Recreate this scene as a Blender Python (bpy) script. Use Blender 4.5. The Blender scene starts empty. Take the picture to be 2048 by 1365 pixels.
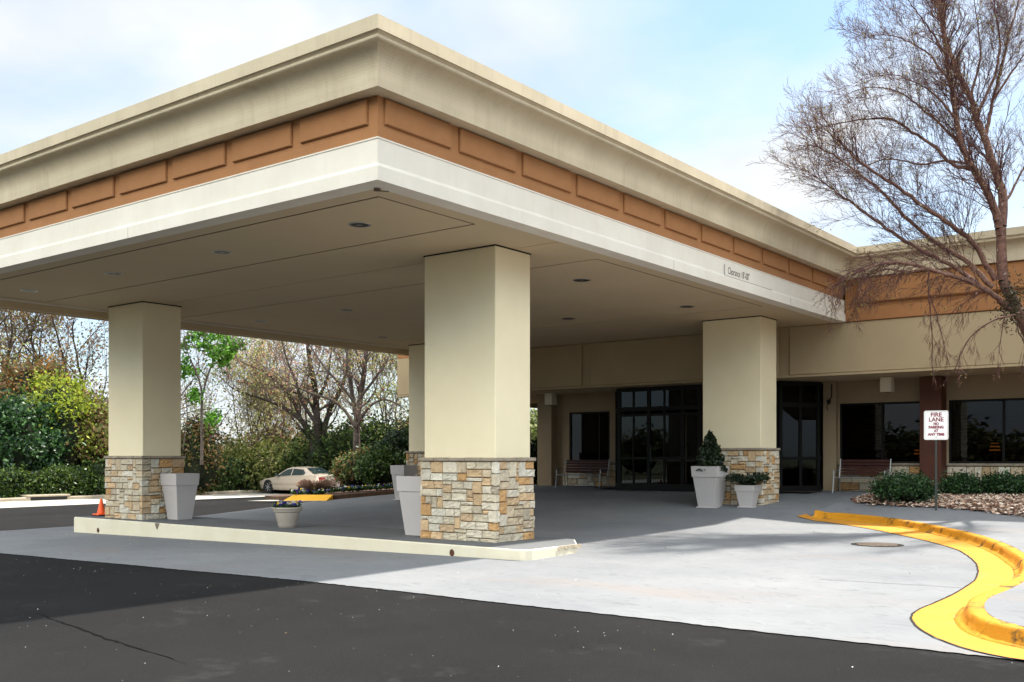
import bpy, math, random
import numpy as np
from mathutils import Vector, Matrix
R = math.radians
rng = np.random.default_rng(7)
random.seed(11)
SC = bpy.context.scene

# ------------------------------------------------------------------ camera
EYE = 1.65
YAW = 37.5
cam = bpy.data.cameras.new('camera')
camo = bpy.data.objects.new('camera', cam)
SC.collection.objects.link(camo)
camo.location = (0, 0, EYE)
camo.rotation_euler = (R(90), 0, R(YAW))
cam.sensor_width = 36.0
cam.lens = 36.0 * 2025.0 / 2048.0
cam.shift_y = (915 - 682.5) / 2048.0
cam.clip_start = 0.1
cam.clip_end = 2000
SC.camera = camo

# ------------------------------------------------------------------ sun, sky, exposure
SUNV = Vector((0.19, 0.59, 1.0)).normalized()
EL = math.asin(SUNV.z)
sun = bpy.data.lights.new('sun', 'SUN')
sun.energy = 4.9
sun.angle = R(1.4)
sun.color = (1.0, 0.95, 0.86)
suno = bpy.data.objects.new('sun', sun)
SC.collection.objects.link(suno)
suno.rotation_euler = SUNV.to_track_quat('Z', 'Y').to_euler()
world = bpy.data.worlds.new('World')
SC.world = world
world.use_nodes = True
wn = world.node_tree
wn.nodes.clear()
def wnode(t, **k):
    n = wn.nodes.new(t)
    for a, b in k.items(): setattr(n, a, b)
    return n
wo = wnode('ShaderNodeOutputWorld'); wb = wnode('ShaderNodeBackground')
sky = wnode('ShaderNodeTexSky', sky_type='NISHITA', sun_disc=False)
sky.sun_elevation = EL
sky.sun_rotation = math.atan2(SUNV.x, SUNV.y)
sky.air_density = 1.0; sky.dust_density = 1.0; sky.ozone_density = 2.0
tc = wnode('ShaderNodeTexCoord'); sep = wnode('ShaderNodeSeparateXYZ')
addz = wnode('ShaderNodeMath', operation='ADD'); addz.inputs[1].default_value = 0.28
dx = wnode('ShaderNodeMath', operation='DIVIDE'); dy = wnode('ShaderNodeMath', operation='DIVIDE')
comb = wnode('ShaderNodeCombineXYZ')
wn.links.new(tc.outputs['Generated'], sep.inputs[0]); wn.links.new(sep.outputs[2], addz.inputs[0])
wn.links.new(sep.outputs[0], dx.inputs[0]); wn.links.new(addz.outputs[0], dx.inputs[1])
wn.links.new(sep.outputs[1], dy.inputs[0]); wn.links.new(addz.outputs[0], dy.inputs[1])
wn.links.new(dx.outputs[0], comb.inputs[0]); wn.links.new(dy.outputs[0], comb.inputs[1])
comb.inputs[2].default_value = 19.18
cn = wnode('ShaderNodeTexNoise'); cn.inputs['Scale'].default_value = 1.15; cn.inputs['Detail'].default_value = 7
cn.inputs['Roughness'].default_value = 0.5; cn.inputs['Distortion'].default_value = 0.35
wn.links.new(comb.outputs[0], cn.inputs['Vector'])
cr = wnode('ShaderNodeValToRGB')
cr.color_ramp.elements[0].position = 0.38; cr.color_ramp.elements[0].color = (0, 0, 0, 1)
cr.color_ramp.elements[1].position = 0.57; cr.color_ramp.elements[1].color = (1, 1, 1, 1)
wn.links.new(cn.outputs[0], cr.inputs[0])
cn2 = wnode('ShaderNodeTexNoise'); cn2.inputs['Scale'].default_value = 2.6; cn2.inputs['Detail'].default_value = 5
wn.links.new(comb.outputs[0], cn2.inputs['Vector'])
cr2 = wnode('ShaderNodeValToRGB')
cr2.color_ramp.elements[0].position = 0.3; cr2.color_ramp.elements[0].color = (3.9, 4.25, 4.75, 1)
cr2.color_ramp.elements[1].position = 0.7; cr2.color_ramp.elements[1].color = (5.45, 5.45, 5.4, 1)
wn.links.new(cn2.outputs[0], cr2.inputs[0])
skm = wnode('ShaderNodeMix', data_type='RGBA', blend_type='ADD')
skm.inputs[0].default_value = 1.0
skm.inputs[7].default_value = (.25,.6,.85, 1)
wn.links.new(sky.outputs[0], skm.inputs[6])
mx = wnode('ShaderNodeMix', data_type='RGBA')
wn.links.new(cr.outputs[0], mx.inputs[0]); wn.links.new(skm.outputs[2], mx.inputs[6]); wn.links.new(cr2.outputs[0], mx.inputs[7])
# added fill: unseen sky behind the camera brightened to light the shaded fronts
gm = wnode('ShaderNodeMapRange', interpolation_type='SMOOTHSTEP'); gm.inputs[1].default_value = 0.1; gm.inputs[2].default_value = -0.75; gm.inputs[3].default_value = 0.0; gm.inputs[4].default_value = 1.0
gdot = wnode('ShaderNodeVectorMath', operation='DOT_PRODUCT'); gdot.inputs[1].default_value = (-.40, .92, 0)
wn.links.new(tc.outputs['Generated'], gdot.inputs[0]); wn.links.new(gdot.outputs['Value'], gm.inputs[0])
ge = wnode('ShaderNodeMapRange', interpolation_type='SMOOTHSTEP'); ge.inputs[1].default_value = 0.16; ge.inputs[2].default_value = 0.34; ge.inputs[3].default_value = 0.0; ge.inputs[4].default_value = 1.0
wn.links.new(sep.outputs[2], ge.inputs[0])
gp = wnode('ShaderNodeMath', operation='MULTIPLY'); wn.links.new(gm.outputs[0], gp.inputs[0]); wn.links.new(ge.outputs[0], gp.inputs[1])
gc = wnode('ShaderNodeMix', data_type='RGBA'); gc.inputs[6].default_value = (1,1,1,1); gc.inputs[7].default_value = (5.6,5.2,4.4,1); gc.clamp_factor = True
wn.links.new(gp.outputs[0], gc.inputs[0])
gv = wnode('ShaderNodeMix', data_type='RGBA', blend_type='MULTIPLY'); gv.inputs[0].default_value = 1.0
wn.links.new(mx.outputs[2], gv.inputs[6]); wn.links.new(gc.outputs[2], gv.inputs[7])
wn.links.new(gv.outputs[2], wb.inputs[0]); wb.inputs[1].default_value = 0.1
wn.links.new(wb.outputs[0], wo.inputs[0])
SC.view_settings.view_transform = 'Standard'
SC.view_settings.look = 'None'
SC.view_settings.exposure = 1.07
SC.view_settings.gamma = 1.0
SC.cycles.max_bounces = 6
SC.cycles.transparent_max_bounces = 12

# ------------------------------------------------------------------ materials
def mat(name, col, rough=0.8, var=None, vscale=2.0, bump=0.0, bscale=60.0, spec=0.3, metal=0.0, detail=6, attr=None, trans=0.0, stain=None, streak=0.0):
    m = bpy.data.materials.new(name); m.use_nodes = True
    nt = m.node_tree; nd = nt.nodes; L = nt.links
    b = nd['Principled BSDF']
    b.inputs['Roughness'].default_value = rough
    b.inputs['Specular IOR Level'].default_value = spec
    b.inputs['Metallic'].default_value = metal
    t = nd.new('ShaderNodeTexCoord')
    src = None
    if attr:
        a = nd.new('ShaderNodeAttribute'); a.attribute_name = attr
        src = a.outputs['Color']
    else:
        rgb = nd.new('ShaderNodeRGB'); rgb.outputs[0].default_value = (*col, 1); src = rgb.outputs[0]
    if var is not None:
        n = nd.new('ShaderNodeTexNoise'); n.inputs['Scale'].default_value = vscale; n.inputs['Detail'].default_value = detail
        n.inputs['Roughness'].default_value = 0.62
        L.new(t.outputs['Object'], n.inputs['Vector'])
        r = nd.new('ShaderNodeValToRGB'); r.color_ramp.elements[0].position = 0.32; r.color_ramp.elements[1].position = 0.68
        L.new(n.outputs[0], r.inputs[0])
        x = nd.new('ShaderNodeMix'); x.data_type = 'RGBA'; x.blend_type = 'MULTIPLY' if attr else 'MIX'
        if attr:
            x.inputs[0].default_value = 1.0; L.new(src, x.inputs[6])
            r.color_ramp.elements[0].color = (*var, 1); L.new(r.outputs[0], x.inputs[7])
        else:
            L.new(r.outputs[0], x.inputs[0]); x.inputs[6].default_value = (*var, 1); L.new(src, x.inputs[7])
        src = x.outputs[2]
    if stain:   # (colour, scale, low, high): marks with a shape of their own
        n = nd.new('ShaderNodeTexNoise'); n.inputs['Scale'].default_value = stain[1]; n.inputs['Detail'].default_value = 9
        n.inputs['Roughness'].default_value = 0.7
        L.new(t.outputs['Object'], n.inputs['Vector'])
        r = nd.new('ShaderNodeMapRange'); r.inputs[1].default_value = stain[2]; r.inputs[2].default_value = stain[3]
        L.new(n.outputs[0], r.inputs[0])
        x = nd.new('ShaderNodeMix'); x.data_type = 'RGBA'
        L.new(r.outputs[0], x.inputs[0]); L.new(src, x.inputs[6]); x.inputs[7].default_value = (*stain[0], 1)
        src = x.outputs[2]
    if streak:
        mp = nd.new('ShaderNodeMapping'); mp.inputs['Scale'].default_value = (5.5, 5.5, .35); L.new(t.outputs['Object'], mp.inputs[0])
        n = nd.new('ShaderNodeTexNoise'); n.inputs['Scale'].default_value = 1.0; n.inputs['Detail'].default_value = 8; n.inputs['Roughness'].default_value = .7
        L.new(mp.outputs[0], n.inputs['Vector'])
        r = nd.new('ShaderNodeMapRange'); r.inputs[1].default_value = .50; r.inputs[2].default_value = .78; r.inputs[4].default_value = streak
        L.new(n.outputs[0], r.inputs[0])
        x = nd.new('ShaderNodeMix'); x.data_type = 'RGBA'; x.blend_type = 'MULTIPLY'
        L.new(r.outputs[0], x.inputs[0]); L.new(src, x.inputs[6]); x.inputs[7].default_value = (.52, .47, .38, 1)
        src = x.outputs[2]
    L.new(src, b.inputs['Base Color'])
    if bump:
        n = nd.new('ShaderNodeTexNoise'); n.inputs['Scale'].default_value = bscale; n.inputs['Detail'].default_value = 5
        L.new(t.outputs['Object'], n.inputs['Vector'])
        bp = nd.new('ShaderNodeBump'); bp.inputs['Strength'].default_value = bump; bp.inputs['Distance'].default_value = 0.02
        L.new(n.outputs[0], bp.inputs['Height']); L.new(bp.outputs[0], b.inputs['Normal'])
    if trans:
        tr = nd.new('ShaderNodeBsdfTranslucent'); L.new(src, tr.inputs[0])
        ms = nd.new('ShaderNodeMixShader'); ms.inputs[0].default_value = trans
        L.new(b.outputs[0], ms.inputs[1]); L.new(tr.outputs[0], ms.inputs[2])
        L.new(ms.outputs[0], nd['Material Output'].inputs[0])
    return m

M = {}
M['stucco'] = mat('stucco_cream', (.80, .70, .48), .9, (.75, .65, .44), .9, .4, 90)
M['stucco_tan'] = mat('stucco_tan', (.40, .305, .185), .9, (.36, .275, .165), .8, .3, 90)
M['stucco_shaded'] = mat('stucco_tan_shaded', (.30, .225, .14), .9, (.265, .195, .12), .8, .3, 90)  # the upper wall's tan with the overhang's shade put into the colour
M['white'] = mat('fascia_white', (.72, .66, .565), .8, (.66, .60, .505), 1.3, .15, 70, stain=((.42, .40, .30), 2.2, .70, .80), streak=.10)
M['brown'] = mat('frieze_brown', (.36, .165, .065), .85, (.30, .135, .052), 1.2, .35, 80)
M['cornice'] = mat('cornice_cream', (.59, .495, .345), .85, (.50, .415, .285), 1.1, .3, 70, stain=((.33, .29, .19), 3.0, .68, .82), streak=.35)
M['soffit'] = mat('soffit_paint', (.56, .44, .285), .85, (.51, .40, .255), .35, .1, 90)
M['joint'] = mat('joint_dark', (.018, .013, .009), .9)
M['stone'] = mat('ledge_stone', (1, 1, 1), .9, (.80, .78, .76), 16, .9, 38, attr='Col')
M['mortar'] = mat('mortar', (.17, .125, .085), .95, (.12, .09, .06), 10, .3, 60)
M['cap'] = mat('stone_cap', (.34, .28, .21), .9, (.23, .19, .14), 7, .8, 30)
M['glassdark'] = None
M['frame'] = mat('dark_metal', (.006, .0055, .005), .55, spec=.15)
M['asphalt'] = mat('asphalt', (.0215, .0205, .0205), .95, (.0145, .014, .0145), .35, .9, 130, spec=.08, stain=((.042, .040, .038), 1.2, .58, .76))
M['asphaltgrey'] = mat('worn_asphalt', (.12, .11, .10), .9, (.09, .085, .08), .5, .5, 90)
M['ctop'] = mat('island_top', (.14, .142, .145), .85, (.11, .112, .115), .8, .4, 60)
M['cface'] = mat('island_face_paint', (.66, .60, .46), .8, (.60, .54, .40), 1.5, .2, 50, stain=((.30, .26, .19), 3.5, .69, .76))
M['yellow'] = mat('yellow_paint', (.55, .24, .008), .78, (.45, .185, .007), 1.4, .25, 40, stain=((.06, .04, .012), 2.9, .53, .63))
M['yellowflat'] = mat('yellow_paint_flat', (.55, .245, .026), .85, (.49, .205, .02), 1.6, .25, 40, stain=((.30, .17, .07), 1.9, .56, .74))
M['kerb'] = mat('kerb_concrete', (.38, .32, .24), .9, (.28, .23, .165), 1.4, .4, 30)
M['baycon'] = mat('bay_concrete', (.40, .37, .33), .9, (.33, .30, .26), .5, .3, 40)
M['iron'] = mat('cast_iron', (.22, .17, .13), .7, (.13, .10, .08), 12, .8, 50)
M['planter'] = mat('planter_taupe', (.48, .44, .42), .55, (.45, .41, .39), 2, .1, 60)
M['pot'] = mat('clay_pot', (.46, .40, .33), .6, (.41, .355, .29), 4, .1, 40)
M['soil'] = mat('soil', (.05, .035, .025), 1, (.03, .02, .015), 20, .6, 60)
M['orange'] = mat('cone_orange', (.95, .13, .03), .5)
M['black'] = mat('black_rubber', (.02, .02, .02), .7)
M['metalw'] = mat('pale_metal', (.34, .34, .33), .4, metal=.5)
M['darkwood'] = mat('maroon_wood', (.06, .018, .012), .6, (.04, .012, .01), 5)
M['brownpaint'] = mat('pilaster_brown', (.095, .03, .017), .6, (.075, .024, .014), 3)
M['signw'] = mat('sign_white', (.82, .80, .78), .5, (.76, .74, .72), 9)
M['maroon'] = mat('sign_maroon', (.20, .012, .035), .5)
M['grey'] = mat('sign_grey', (.33, .32, .30), .6)
M['post'] = mat('post_green', (.03, .035, .03), .6)
M['boxlight'] = mat('box_light', (.62, .55, .42), .6)
M['interior'] = mat('interior', (.035, .025, .018), .9)
M['blind'] = mat('blind', (.16, .085, .05), .7)
M['trim'] = mat('can_trim', (.45, .43, .40), .3, metal=.7)
M['can'] = mat('can_inner', (.035, .03, .025), .3, metal=.6)
M['bark'] = mat('bark_dark', (.05, .036, .028), .95, (.028, .02, .015), 9, .9, 25)
M['barkgrey'] = mat('bark_grey', (.11, .085, .07), .95, (.05, .038, .03), 8, .9, 25)
M['birch'] = mat('bark_birch', (.20, .105, .075), .9, (.085, .04, .03), 11, .9, 30, stain=((.50, .42, .36), 8, .60, .68))
M['twig'] = mat('twig_brown', (.075, .03, .027), .9)
M['twig2'] = mat('twig_grey', (.12, .08, .065), .9)
M['leaf'] = mat('leaf', (1, 1, 1), .6, attr='Col', trans=.45)
M['leafg'] = mat('leaf_gloss', (1, 1, 1), .45, attr='Col', trans=.22, spec=.4)
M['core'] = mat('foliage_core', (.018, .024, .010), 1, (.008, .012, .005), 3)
M['earth'] = mat('earth', (.12, .10, .055), 1, (.07, .085, .03), .6, .6, 8)
M['chips'] = mat('wood_chips', (1, 1, 1), .9, attr='Col')
M['mulchbase'] = mat('mulch_base', (.12, .07, .045), 1, (.07, .04, .025), 14, .8, 30)
M['petal'] = mat('petal', (1, 1, 1), .7, attr='Col', trans=.3)
M['carpaint'] = mat('car_champagne', (.52, .43, .34), .25, spec=.6, metal=.2)
M['carglass'] = mat('car_glass', (.03, .045, .045), .05, spec=.8)
M['chrome'] = mat('alloy', (.75, .75, .75), .3, metal=.8)
M['red'] = mat('tail_lamp', (.35, .02, .02), .3)
M['rust'] = mat('rusty_pipe', (.13, .045, .025), .9, (.06, .025, .015), 20)
M['cream'] = mat('rail_metal', (.6, .58, .5), .5)

def glass_mat():
    m = bpy.data.materials.new('window_glass'); m.use_nodes = True
    nt = m.node_tree; nd = nt.nodes; L = nt.links
    nd.remove(nd['Principled BSDF'])
    g = nd.new('ShaderNodeBsdfGlossy'); g.inputs['Roughness'].default_value = .01; g.inputs[0].default_value = (.36, .40, .44, 1)
    t = nd.new('ShaderNodeBsdfTransparent'); t.inputs[0].default_value = (.34, .30, .26, 1)
    fr = nd.new('ShaderNodeFresnel'); fr.inputs[0].default_value = 1.55
    ms = nd.new('ShaderNodeMixShader')
    L.new(fr.outputs[0], ms.inputs[0]); L.new(t.outputs[0], ms.inputs[1]); L.new(g.outputs[0], ms.inputs[2])
    L.new(ms.outputs[0], nd['Material Output'].inputs[0])
    return m
M['glass'] = glass_mat()

def emis(name, col, s):
    m = bpy.data.materials.new(name); m.use_nodes = True
    b = m.node_tree.nodes['Principled BSDF']; b.inputs['Base Color'].default_value = (*col, 1)
    b.inputs['Emission Color'].default_value = (*col, 1); b.inputs['Emission Strength'].default_value = s
    return m
M['lampglow'] = emis('lamp_shade_glow', (.8, .33, .08), .35)

def concrete_mat():
    # stamped concrete: soft blotches, faint irregular seams, pinkish stains
    m = mat('stamped_concrete', (.215, .218, .222), .9, (.155, .16, .17), .28, .0, 30, spec=.1)
    nt = m.node_tree; nd = nt.nodes; L = nt.links; b = nd['Principled BSDF']
    t = nd.new('ShaderNodeTexCoord')
    src = b.inputs['Base Color'].links[0].from_socket
    mp = nd.new('ShaderNodeMapping'); mp.inputs['Scale'].default_value = (1.0, 1.35, 1)
    L.new(t.outputs['Object'], mp.inputs[0])
    wz = nd.new('ShaderNodeTexNoise'); wz.inputs['Scale'].default_value = 2.5
    L.new(mp.outputs[0], wz.inputs['Vector'])
    mxv = nd.new('ShaderNodeMix'); mxv.data_type = 'RGBA'; mxv.inputs[0].default_value = .16
    L.new(mp.outputs[0], mxv.inputs[6]); L.new(wz.outputs['Color'], mxv.inputs[7])
    v = nd.new('ShaderNodeTexVoronoi'); v.feature = 'DISTANCE_TO_EDGE'; v.inputs['Scale'].default_value = 1.7
    L.new(mxv.outputs[2], v.inputs['Vector'])
    mr = nd.new('ShaderNodeMapRange'); mr.inputs[1].default_value = 0.0; mr.inputs[2].default_value = .035
    L.new(v.outputs[0], mr.inputs[0])
    # seams fade in and out
    n1 = nd.new('ShaderNodeTexNoise'); n1.inputs['Scale'].default_value = 1.3; n1.inputs['Detail'].default_value = 6
    L.new(t.outputs['Object'], n1.inputs['Vector'])
    mr1 = nd.new('ShaderNodeMapRange'); mr1.inputs[1].default_value = .45; mr1.inputs[2].default_value = .7
    mr1.inputs[3].default_value = 0.0; mr1.inputs[4].default_value = .35
    L.new(n1.outputs[0], mr1.inputs[0])
    inv = nd.new('ShaderNodeMath'); inv.operation = 'SUBTRACT'; inv.inputs[0].default_value = 1; L.new(mr.outputs[0], inv.inputs[1])
    ml = nd.new('ShaderNodeMath'); ml.operation = 'MULTIPLY'; L.new(inv.outputs[0], ml.inputs[0]); L.new(mr1.outputs[0], ml.inputs[1])
    x = nd.new('ShaderNodeMix'); x.data_type = 'RGBA'; L.new(ml.outputs[0], x.inputs[0]); L.new(src, x.inputs[6]); x.inputs[7].default_value = (.24, .24, .25, 1)
    # pinkish / tyre stains
    n2 = nd.new('ShaderNodeTexNoise'); n2.inputs['Scale'].default_value = .45; n2.inputs['Detail'].default_value = 5
    mp2 = nd.new('ShaderNodeMapping'); mp2.inputs['Rotation'].default_value = (0, 0, .9); mp2.inputs['Scale'].default_value = (.6, 1.8, 1)
    L.new(t.outputs['Object'], mp2.inputs[0]); L.new(mp2.outputs[0], n2.inputs['Vector'])
    mr2 = nd.new('ShaderNodeMapRange'); mr2.inputs[1].default_value = .55; mr2.inputs[2].default_value = .75; mr2.inputs[4].default_value = .55
    L.new(n2.outputs[0], mr2.inputs[0])
    x2 = nd.new('ShaderNodeMix'); x2.data_type = 'RGBA'; L.new(mr2.outputs[0], x2.inputs[0]); L.new(x.outputs[2], x2.inputs[6]); x2.inputs[7].default_value = (.21, .18, .165, 1)
    mp3 = nd.new('ShaderNodeMapping'); mp3.inputs['Scale'].default_value = (1.1, 2.6, 1); mp3.inputs['Rotation'].default_value = (0, 0, .5)
    n4 = nd.new('ShaderNodeTexNoise'); n4.inputs['Scale'].default_value = 2.4; n4.inputs['Detail'].default_value = 10; n4.inputs['Roughness'].default_value = .72; n4.inputs['Distortion'].default_value = 1.2
    L.new(t.outputs['Object'], mp3.inputs[0]); L.new(mp3.outputs[0], n4.inputs['Vector'])
    mr4 = nd.new('ShaderNodeMapRange'); mr4.inputs[1].default_value = .54; mr4.inputs[2].default_value = .66; mr4.inputs[4].default_value = .62
    L.new(n4.outputs[0], mr4.inputs[0])
    x4 = nd.new('ShaderNodeMix'); x4.data_type = 'RGBA'; L.new(mr4.outputs[0], x4.inputs[0]); L.new(x2.outputs[2], x4.inputs[6]); x4.inputs[7].default_value = (.12, .122, .13, 1)
    L.new(x4.outputs[2], b.inputs['Base Color'])
    n3 = nd.new('ShaderNodeTexNoise'); n3.inputs['Scale'].default_value = 9; n3.inputs['Detail'].default_value = 8
    L.new(t.outputs['Object'], n3.inputs['Vector'])
    ad = nd.new('ShaderNodeMath'); ad.operation = 'MULTIPLY_ADD'; L.new(mr.outputs[0], ad.inputs[0]); ad.inputs[1].default_value = .35; L.new(n3.outputs[0], ad.inputs[2])
    bp = nd.new('ShaderNodeBump'); bp.inputs['Strength'].default_value = .45; bp.inputs['Distance'].default_value = .015
    L.new(ad.outputs[0], bp.inputs['Height']); L.new(bp.outputs[0], b.inputs['Normal'])
    return m
M['concrete'] = concrete_mat()

# ------------------------------------------------------------------ mesh helpers
class MB:
    def __init__(s): s.v = []; s.f = []; s.m = []; s.c = []
    def add(s, vs, fs, mi=0, col=None):
        o = len(s.v); s.v += [tuple(p) for p in vs]; s.f += [tuple(i + o for i in f) for f in fs]; s.m += [mi] * len(fs)
        if col is not None: s.c += [col] * len(vs)
    def box(s, x0, x1, y0, y1, z0, z1, mi=0):
        s.add([(x0,y0,z0),(x1,y0,z0),(x1,y1,z0),(x0,y1,z0),(x0,y0,z1),(x1,y0,z1),(x1,y1,z1),(x0,y1,z1)],
              [(0,3,2,1),(4,5,6,7),(0,1,5,4),(1,2,6,5),(2,3,7,6),(3,0,4,7)], mi)
    def rbox(s, x0, x1, y0, y1, z0, z1, b=.015, mi=0):   # box with chamfered edges
        vs = []; 
        for sx in (0,1):
            for sy in (0,1):
                for sz in (0,1):
                    X = (x0,x1)[sx]; Y = (y0,y1)[sy]; Z = (z0,z1)[sz]
                    dx_ = b if sx==0 else -b; dy_ = b if sy==0 else -b; dz_ = b if sz==0 else -b
                    vs += [(X,Y+dy_,Z+dz_),(X+dx_,Y,Z+dz_),(X+dx_,Y+dy_,Z)]
        def i(sx,sy,sz,k): return ((sx*2+sy)*2+sz)*3+k
        fs = []
        fs.append((i(0,0,0,0),i(0,0,1,0),i(0,1,1,0),i(0,1,0,0))); fs.append((i(1,0,0,0),i(1,1,0,0),i(1,1,1,0),i(1,0,1,0)))
        fs.append((i(0,0,0,1),i(1,0,0,1),i(1,0,1,1),i(0,0,1,1))); fs.append((i(0,1,0,1),i(0,1,1,1),i(1,1,1,1),i(1,1,0,1)))
        fs.append((i(0,0,0,2),i(0,1,0,2),i(1,1,0,2),i(1,0,0,2))); fs.append((i(0,0,1,2),i(1,0,1,2),i(1,1,1,2),i(0,1,1,2)))
        for a in (0,1):
            for c in (0,1):
                fs.append((i(a,c,0,0),i(a,c,0,1),i(a,c,1,1),i(a,c,1,0)))
                fs.append((i(a,0,c,0),i(a,0,c,2),i(a,1,c,2),i(a,1,c,0)))
                fs.append((i(0,a,c,1),i(0,a,c,2),i(1,a,c,2),i(1,a,c,1)))
                for e in (0,1): fs.append((i(a,c,e,0),i(a,c,e,1),i(a,c,e,2)))
        s.add(vs, fs, mi)
    def lathe(s, prof, cx, cy, n=24, mi=0, cz=0):
        vs = []
        for r, z in prof:
            for k in range(n):
                a = 2*math.pi*k/n; vs.append((cx+r*math.cos(a), cy+r*math.sin(a), cz+z))
        fs = []
        for j in range(len(prof)-1):
            for k in range(n):
                k2 = (k+1)%n; fs.append((j*n+k, j*n+k2, (j+1)*n+k2, (j+1)*n+k))
        fs.append(tuple(range(n))[::-1]); fs.append(tuple((len(prof)-1)*n+k for k in range(n)))
        s.add(vs, fs, mi)
    def frustum(s, cx, cy, z0, z1, a0, a1, mi=0):   # square, half sizes a0 bottom, a1 top
        vs = [(cx-a0,cy-a0,z0),(cx+a0,cy-a0,z0),(cx+a0,cy+a0,z0),(cx-a0,cy+a0,z0),(cx-a1,cy-a1,z1),(cx+a1,cy-a1,z1),(cx+a1,cy+a1,z1),(cx-a1,cy+a1,z1)]
        s.add(vs, [(0,3,2,1),(4,5,6,7),(0,1,5,4),(1,2,6,5),(2,3,7,6),(3,0,4,7)], mi)
    def tube(s, pts, rs, n=8, mi=0):
        pts = [Vector(p) for p in pts]
        if not hasattr(rs, '__len__'): rs = [rs]*len(pts)
        vs = []; prev = None
        for i, p in enumerate(pts):
            d = (pts[min(i+1,len(pts)-1)] - pts[max(i-1,0)]).normalized()
            a = prev if prev is not None else (Vector((0,0,1)) if abs(d.z) < .9 else Vector((1,0,0)))
            u = (a - d*a.dot(d)).normalized(); prev = u; w = d.cross(u)
            for k in range(n):
                t = 2*math.pi*k/n; vs.append(p + (u*math.cos(t)+w*math.sin(t))*rs[i])
        fs = []
        for j in range(len(pts)-1):
            for k in range(n):
                k2 = (k+1)%n; fs.append((j*n+k, j*n+k2, (j+1)*n+k2, (j+1)*n+k))
        fs.append(tuple(range(n))[::-1]); fs.append(tuple((len(pts)-1)*n+k for k in range(n)))
        s.add(vs, fs, mi)
    def build(s, name, mats, parent=None, smooth=False):
        me = bpy.data.meshes.new(name); me.from_pydata(s.v, [], s.f)
        if not isinstance(mats, (list, tuple)): mats = [mats]
        for m in mats: me.materials.append(m)
        me.polygons.foreach_set('material_index', s.m)
        if smooth: me.polygons.foreach_set('use_smooth', [True]*len(s.f))
        if s.c:
            a = me.color_attributes.new('Col', 'FLOAT_COLOR', 'POINT')
            a.data.foreach_set('color', np.array([(c[0],c[1],c[2],1) for c in s.c], dtype=np.float32).ravel())
        me.update(); me.validate()
        o = bpy.data.objects.new(name, me); SC.collection.objects.link(o)
        if parent: place_child(o, parent)
        return o
def place_child(o, parent):
    o.parent = parent
    o.matrix_parent_inverse = Matrix.Translation(parent.location).inverted() if parent.parent is None else Matrix.Identity(4)
    if parent.parent is not None:
        o.matrix_parent_inverse = Matrix.Identity(4)
def tag(o, label=None, cat=None, group=None, kind=None):
    if label: o['label'] = label
    if cat: o['category'] = cat
    if group: o['group'] = group
    if kind: o['kind'] = kind
    return o
def empty(name, loc, label, cat, group=None):
    o = bpy.data.objects.new(name, None); o.location = loc; o.empty_display_size = .3
    SC.collection.objects.link(o); return tag(o, label, cat, group)
def copy_tree(o, parent=None):
    c = o.copy(); SC.collection.objects.link(c)
    if parent is not None: c.parent = parent
    for ch in list(o.children): copy_tree(ch, c)
    return c
def npmesh(name, V, F4, mats, cols=None, parent=None, smooth=False, mi=None):
    me = bpy.data.meshes.new(name); V = np.asarray(V, np.float32); F4 = np.asarray(F4, np.int32)
    n = len(F4); k = F4.shape[1]
    me.vertices.add(len(V)); me.vertices.foreach_set('co', V.ravel())
    me.loops.add(n*k); me.loops.foreach_set('vertex_index', F4.ravel())
    me.polygons.add(n); me.polygons.foreach_set('loop_start', np.arange(0, n*k, k, dtype=np.int32))
    if not isinstance(mats, (list, tuple)): mats = [mats]
    for m in mats: me.materials.append(m)
    if mi is not None: me.polygons.foreach_set('material_index', np.asarray(mi, np.int32))
    if smooth: me.polygons.foreach_set('use_smooth', np.ones(n, bool))
    if cols is not None:
        a = me.color_attributes.new('Col', 'FLOAT_COLOR', 'POINT')
        c4 = np.ones((len(V), 4), np.float32); c4[:, :3] = cols; a.data.foreach_set('color', c4.ravel())
    me.update(calc_edges=True); me.validate()
    o = bpy.data.objects.new(name, me); SC.collection.objects.link(o)
    if parent: place_child(o, parent)
    return o

# ------------------------------------------------------------------ lie of the land
XS = [-60,-40,-30,-25,-11,-10,-9.2,5]
YS = [-40,0,9.6,13.5,16.3,19,22,23.7,25.5,31,36,60]
GH = np.array([[-.28]*12, [-.28]*12,
 [-.3,-.3,-.29,-.28,-.27,-.22,-.08,.0,.08,.25,.2,-.2],
 [-.3,-.3,-.29,-.28,-.25,-.14,.05,.2,.32,.62,.5,-.2],
 [-.12,-.12,-.10,-.07,-.01,.01,.05,.17,.35,.64,.64,.3],
 [-.12,-.12,-.10,-.06,-.01,.01,.04,.12,.30,.64,.64,.3],
 [-.12,-.12,-.10,-.06,-.01,.01,.03,.07,.13,.3,.64,.3],
 [-.12,-.12,-.10,-.06,-.01,.01,.03,.07,.13,.3,.64,.3]])
def h(x, y):
    i = int(min(max(np.searchsorted(XS, x)-1, 0), len(XS)-2)); j = int(min(max(np.searchsorted(YS, y)-1, 0), len(YS)-2))
    u = min(1, max(0, (x-XS[i])/(XS[i+1]-XS[i]))); v = min(1, max(0, (y-YS[j])/(YS[j+1]-YS[j])))
    return float((GH[i][j]*(1-u)+GH[i+1][j]*u)*(1-v)+(GH[i][j+1]*(1-u)+GH[i+1][j+1]*u)*v)
def hw(x, y): return float(np.interp(y, [0,9,13,18,22,23.5,25.3,27,31], [.05,.05,.09,.16,.20,.26,.40,.5,.65]))
def ticks(a, b, step, extra):
    t = list(np.arange(a, b, step)) + [b] + [e for e in extra if a < e < b]
    t = sorted(set(round(float(x), 4) for x in t)); return t
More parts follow.
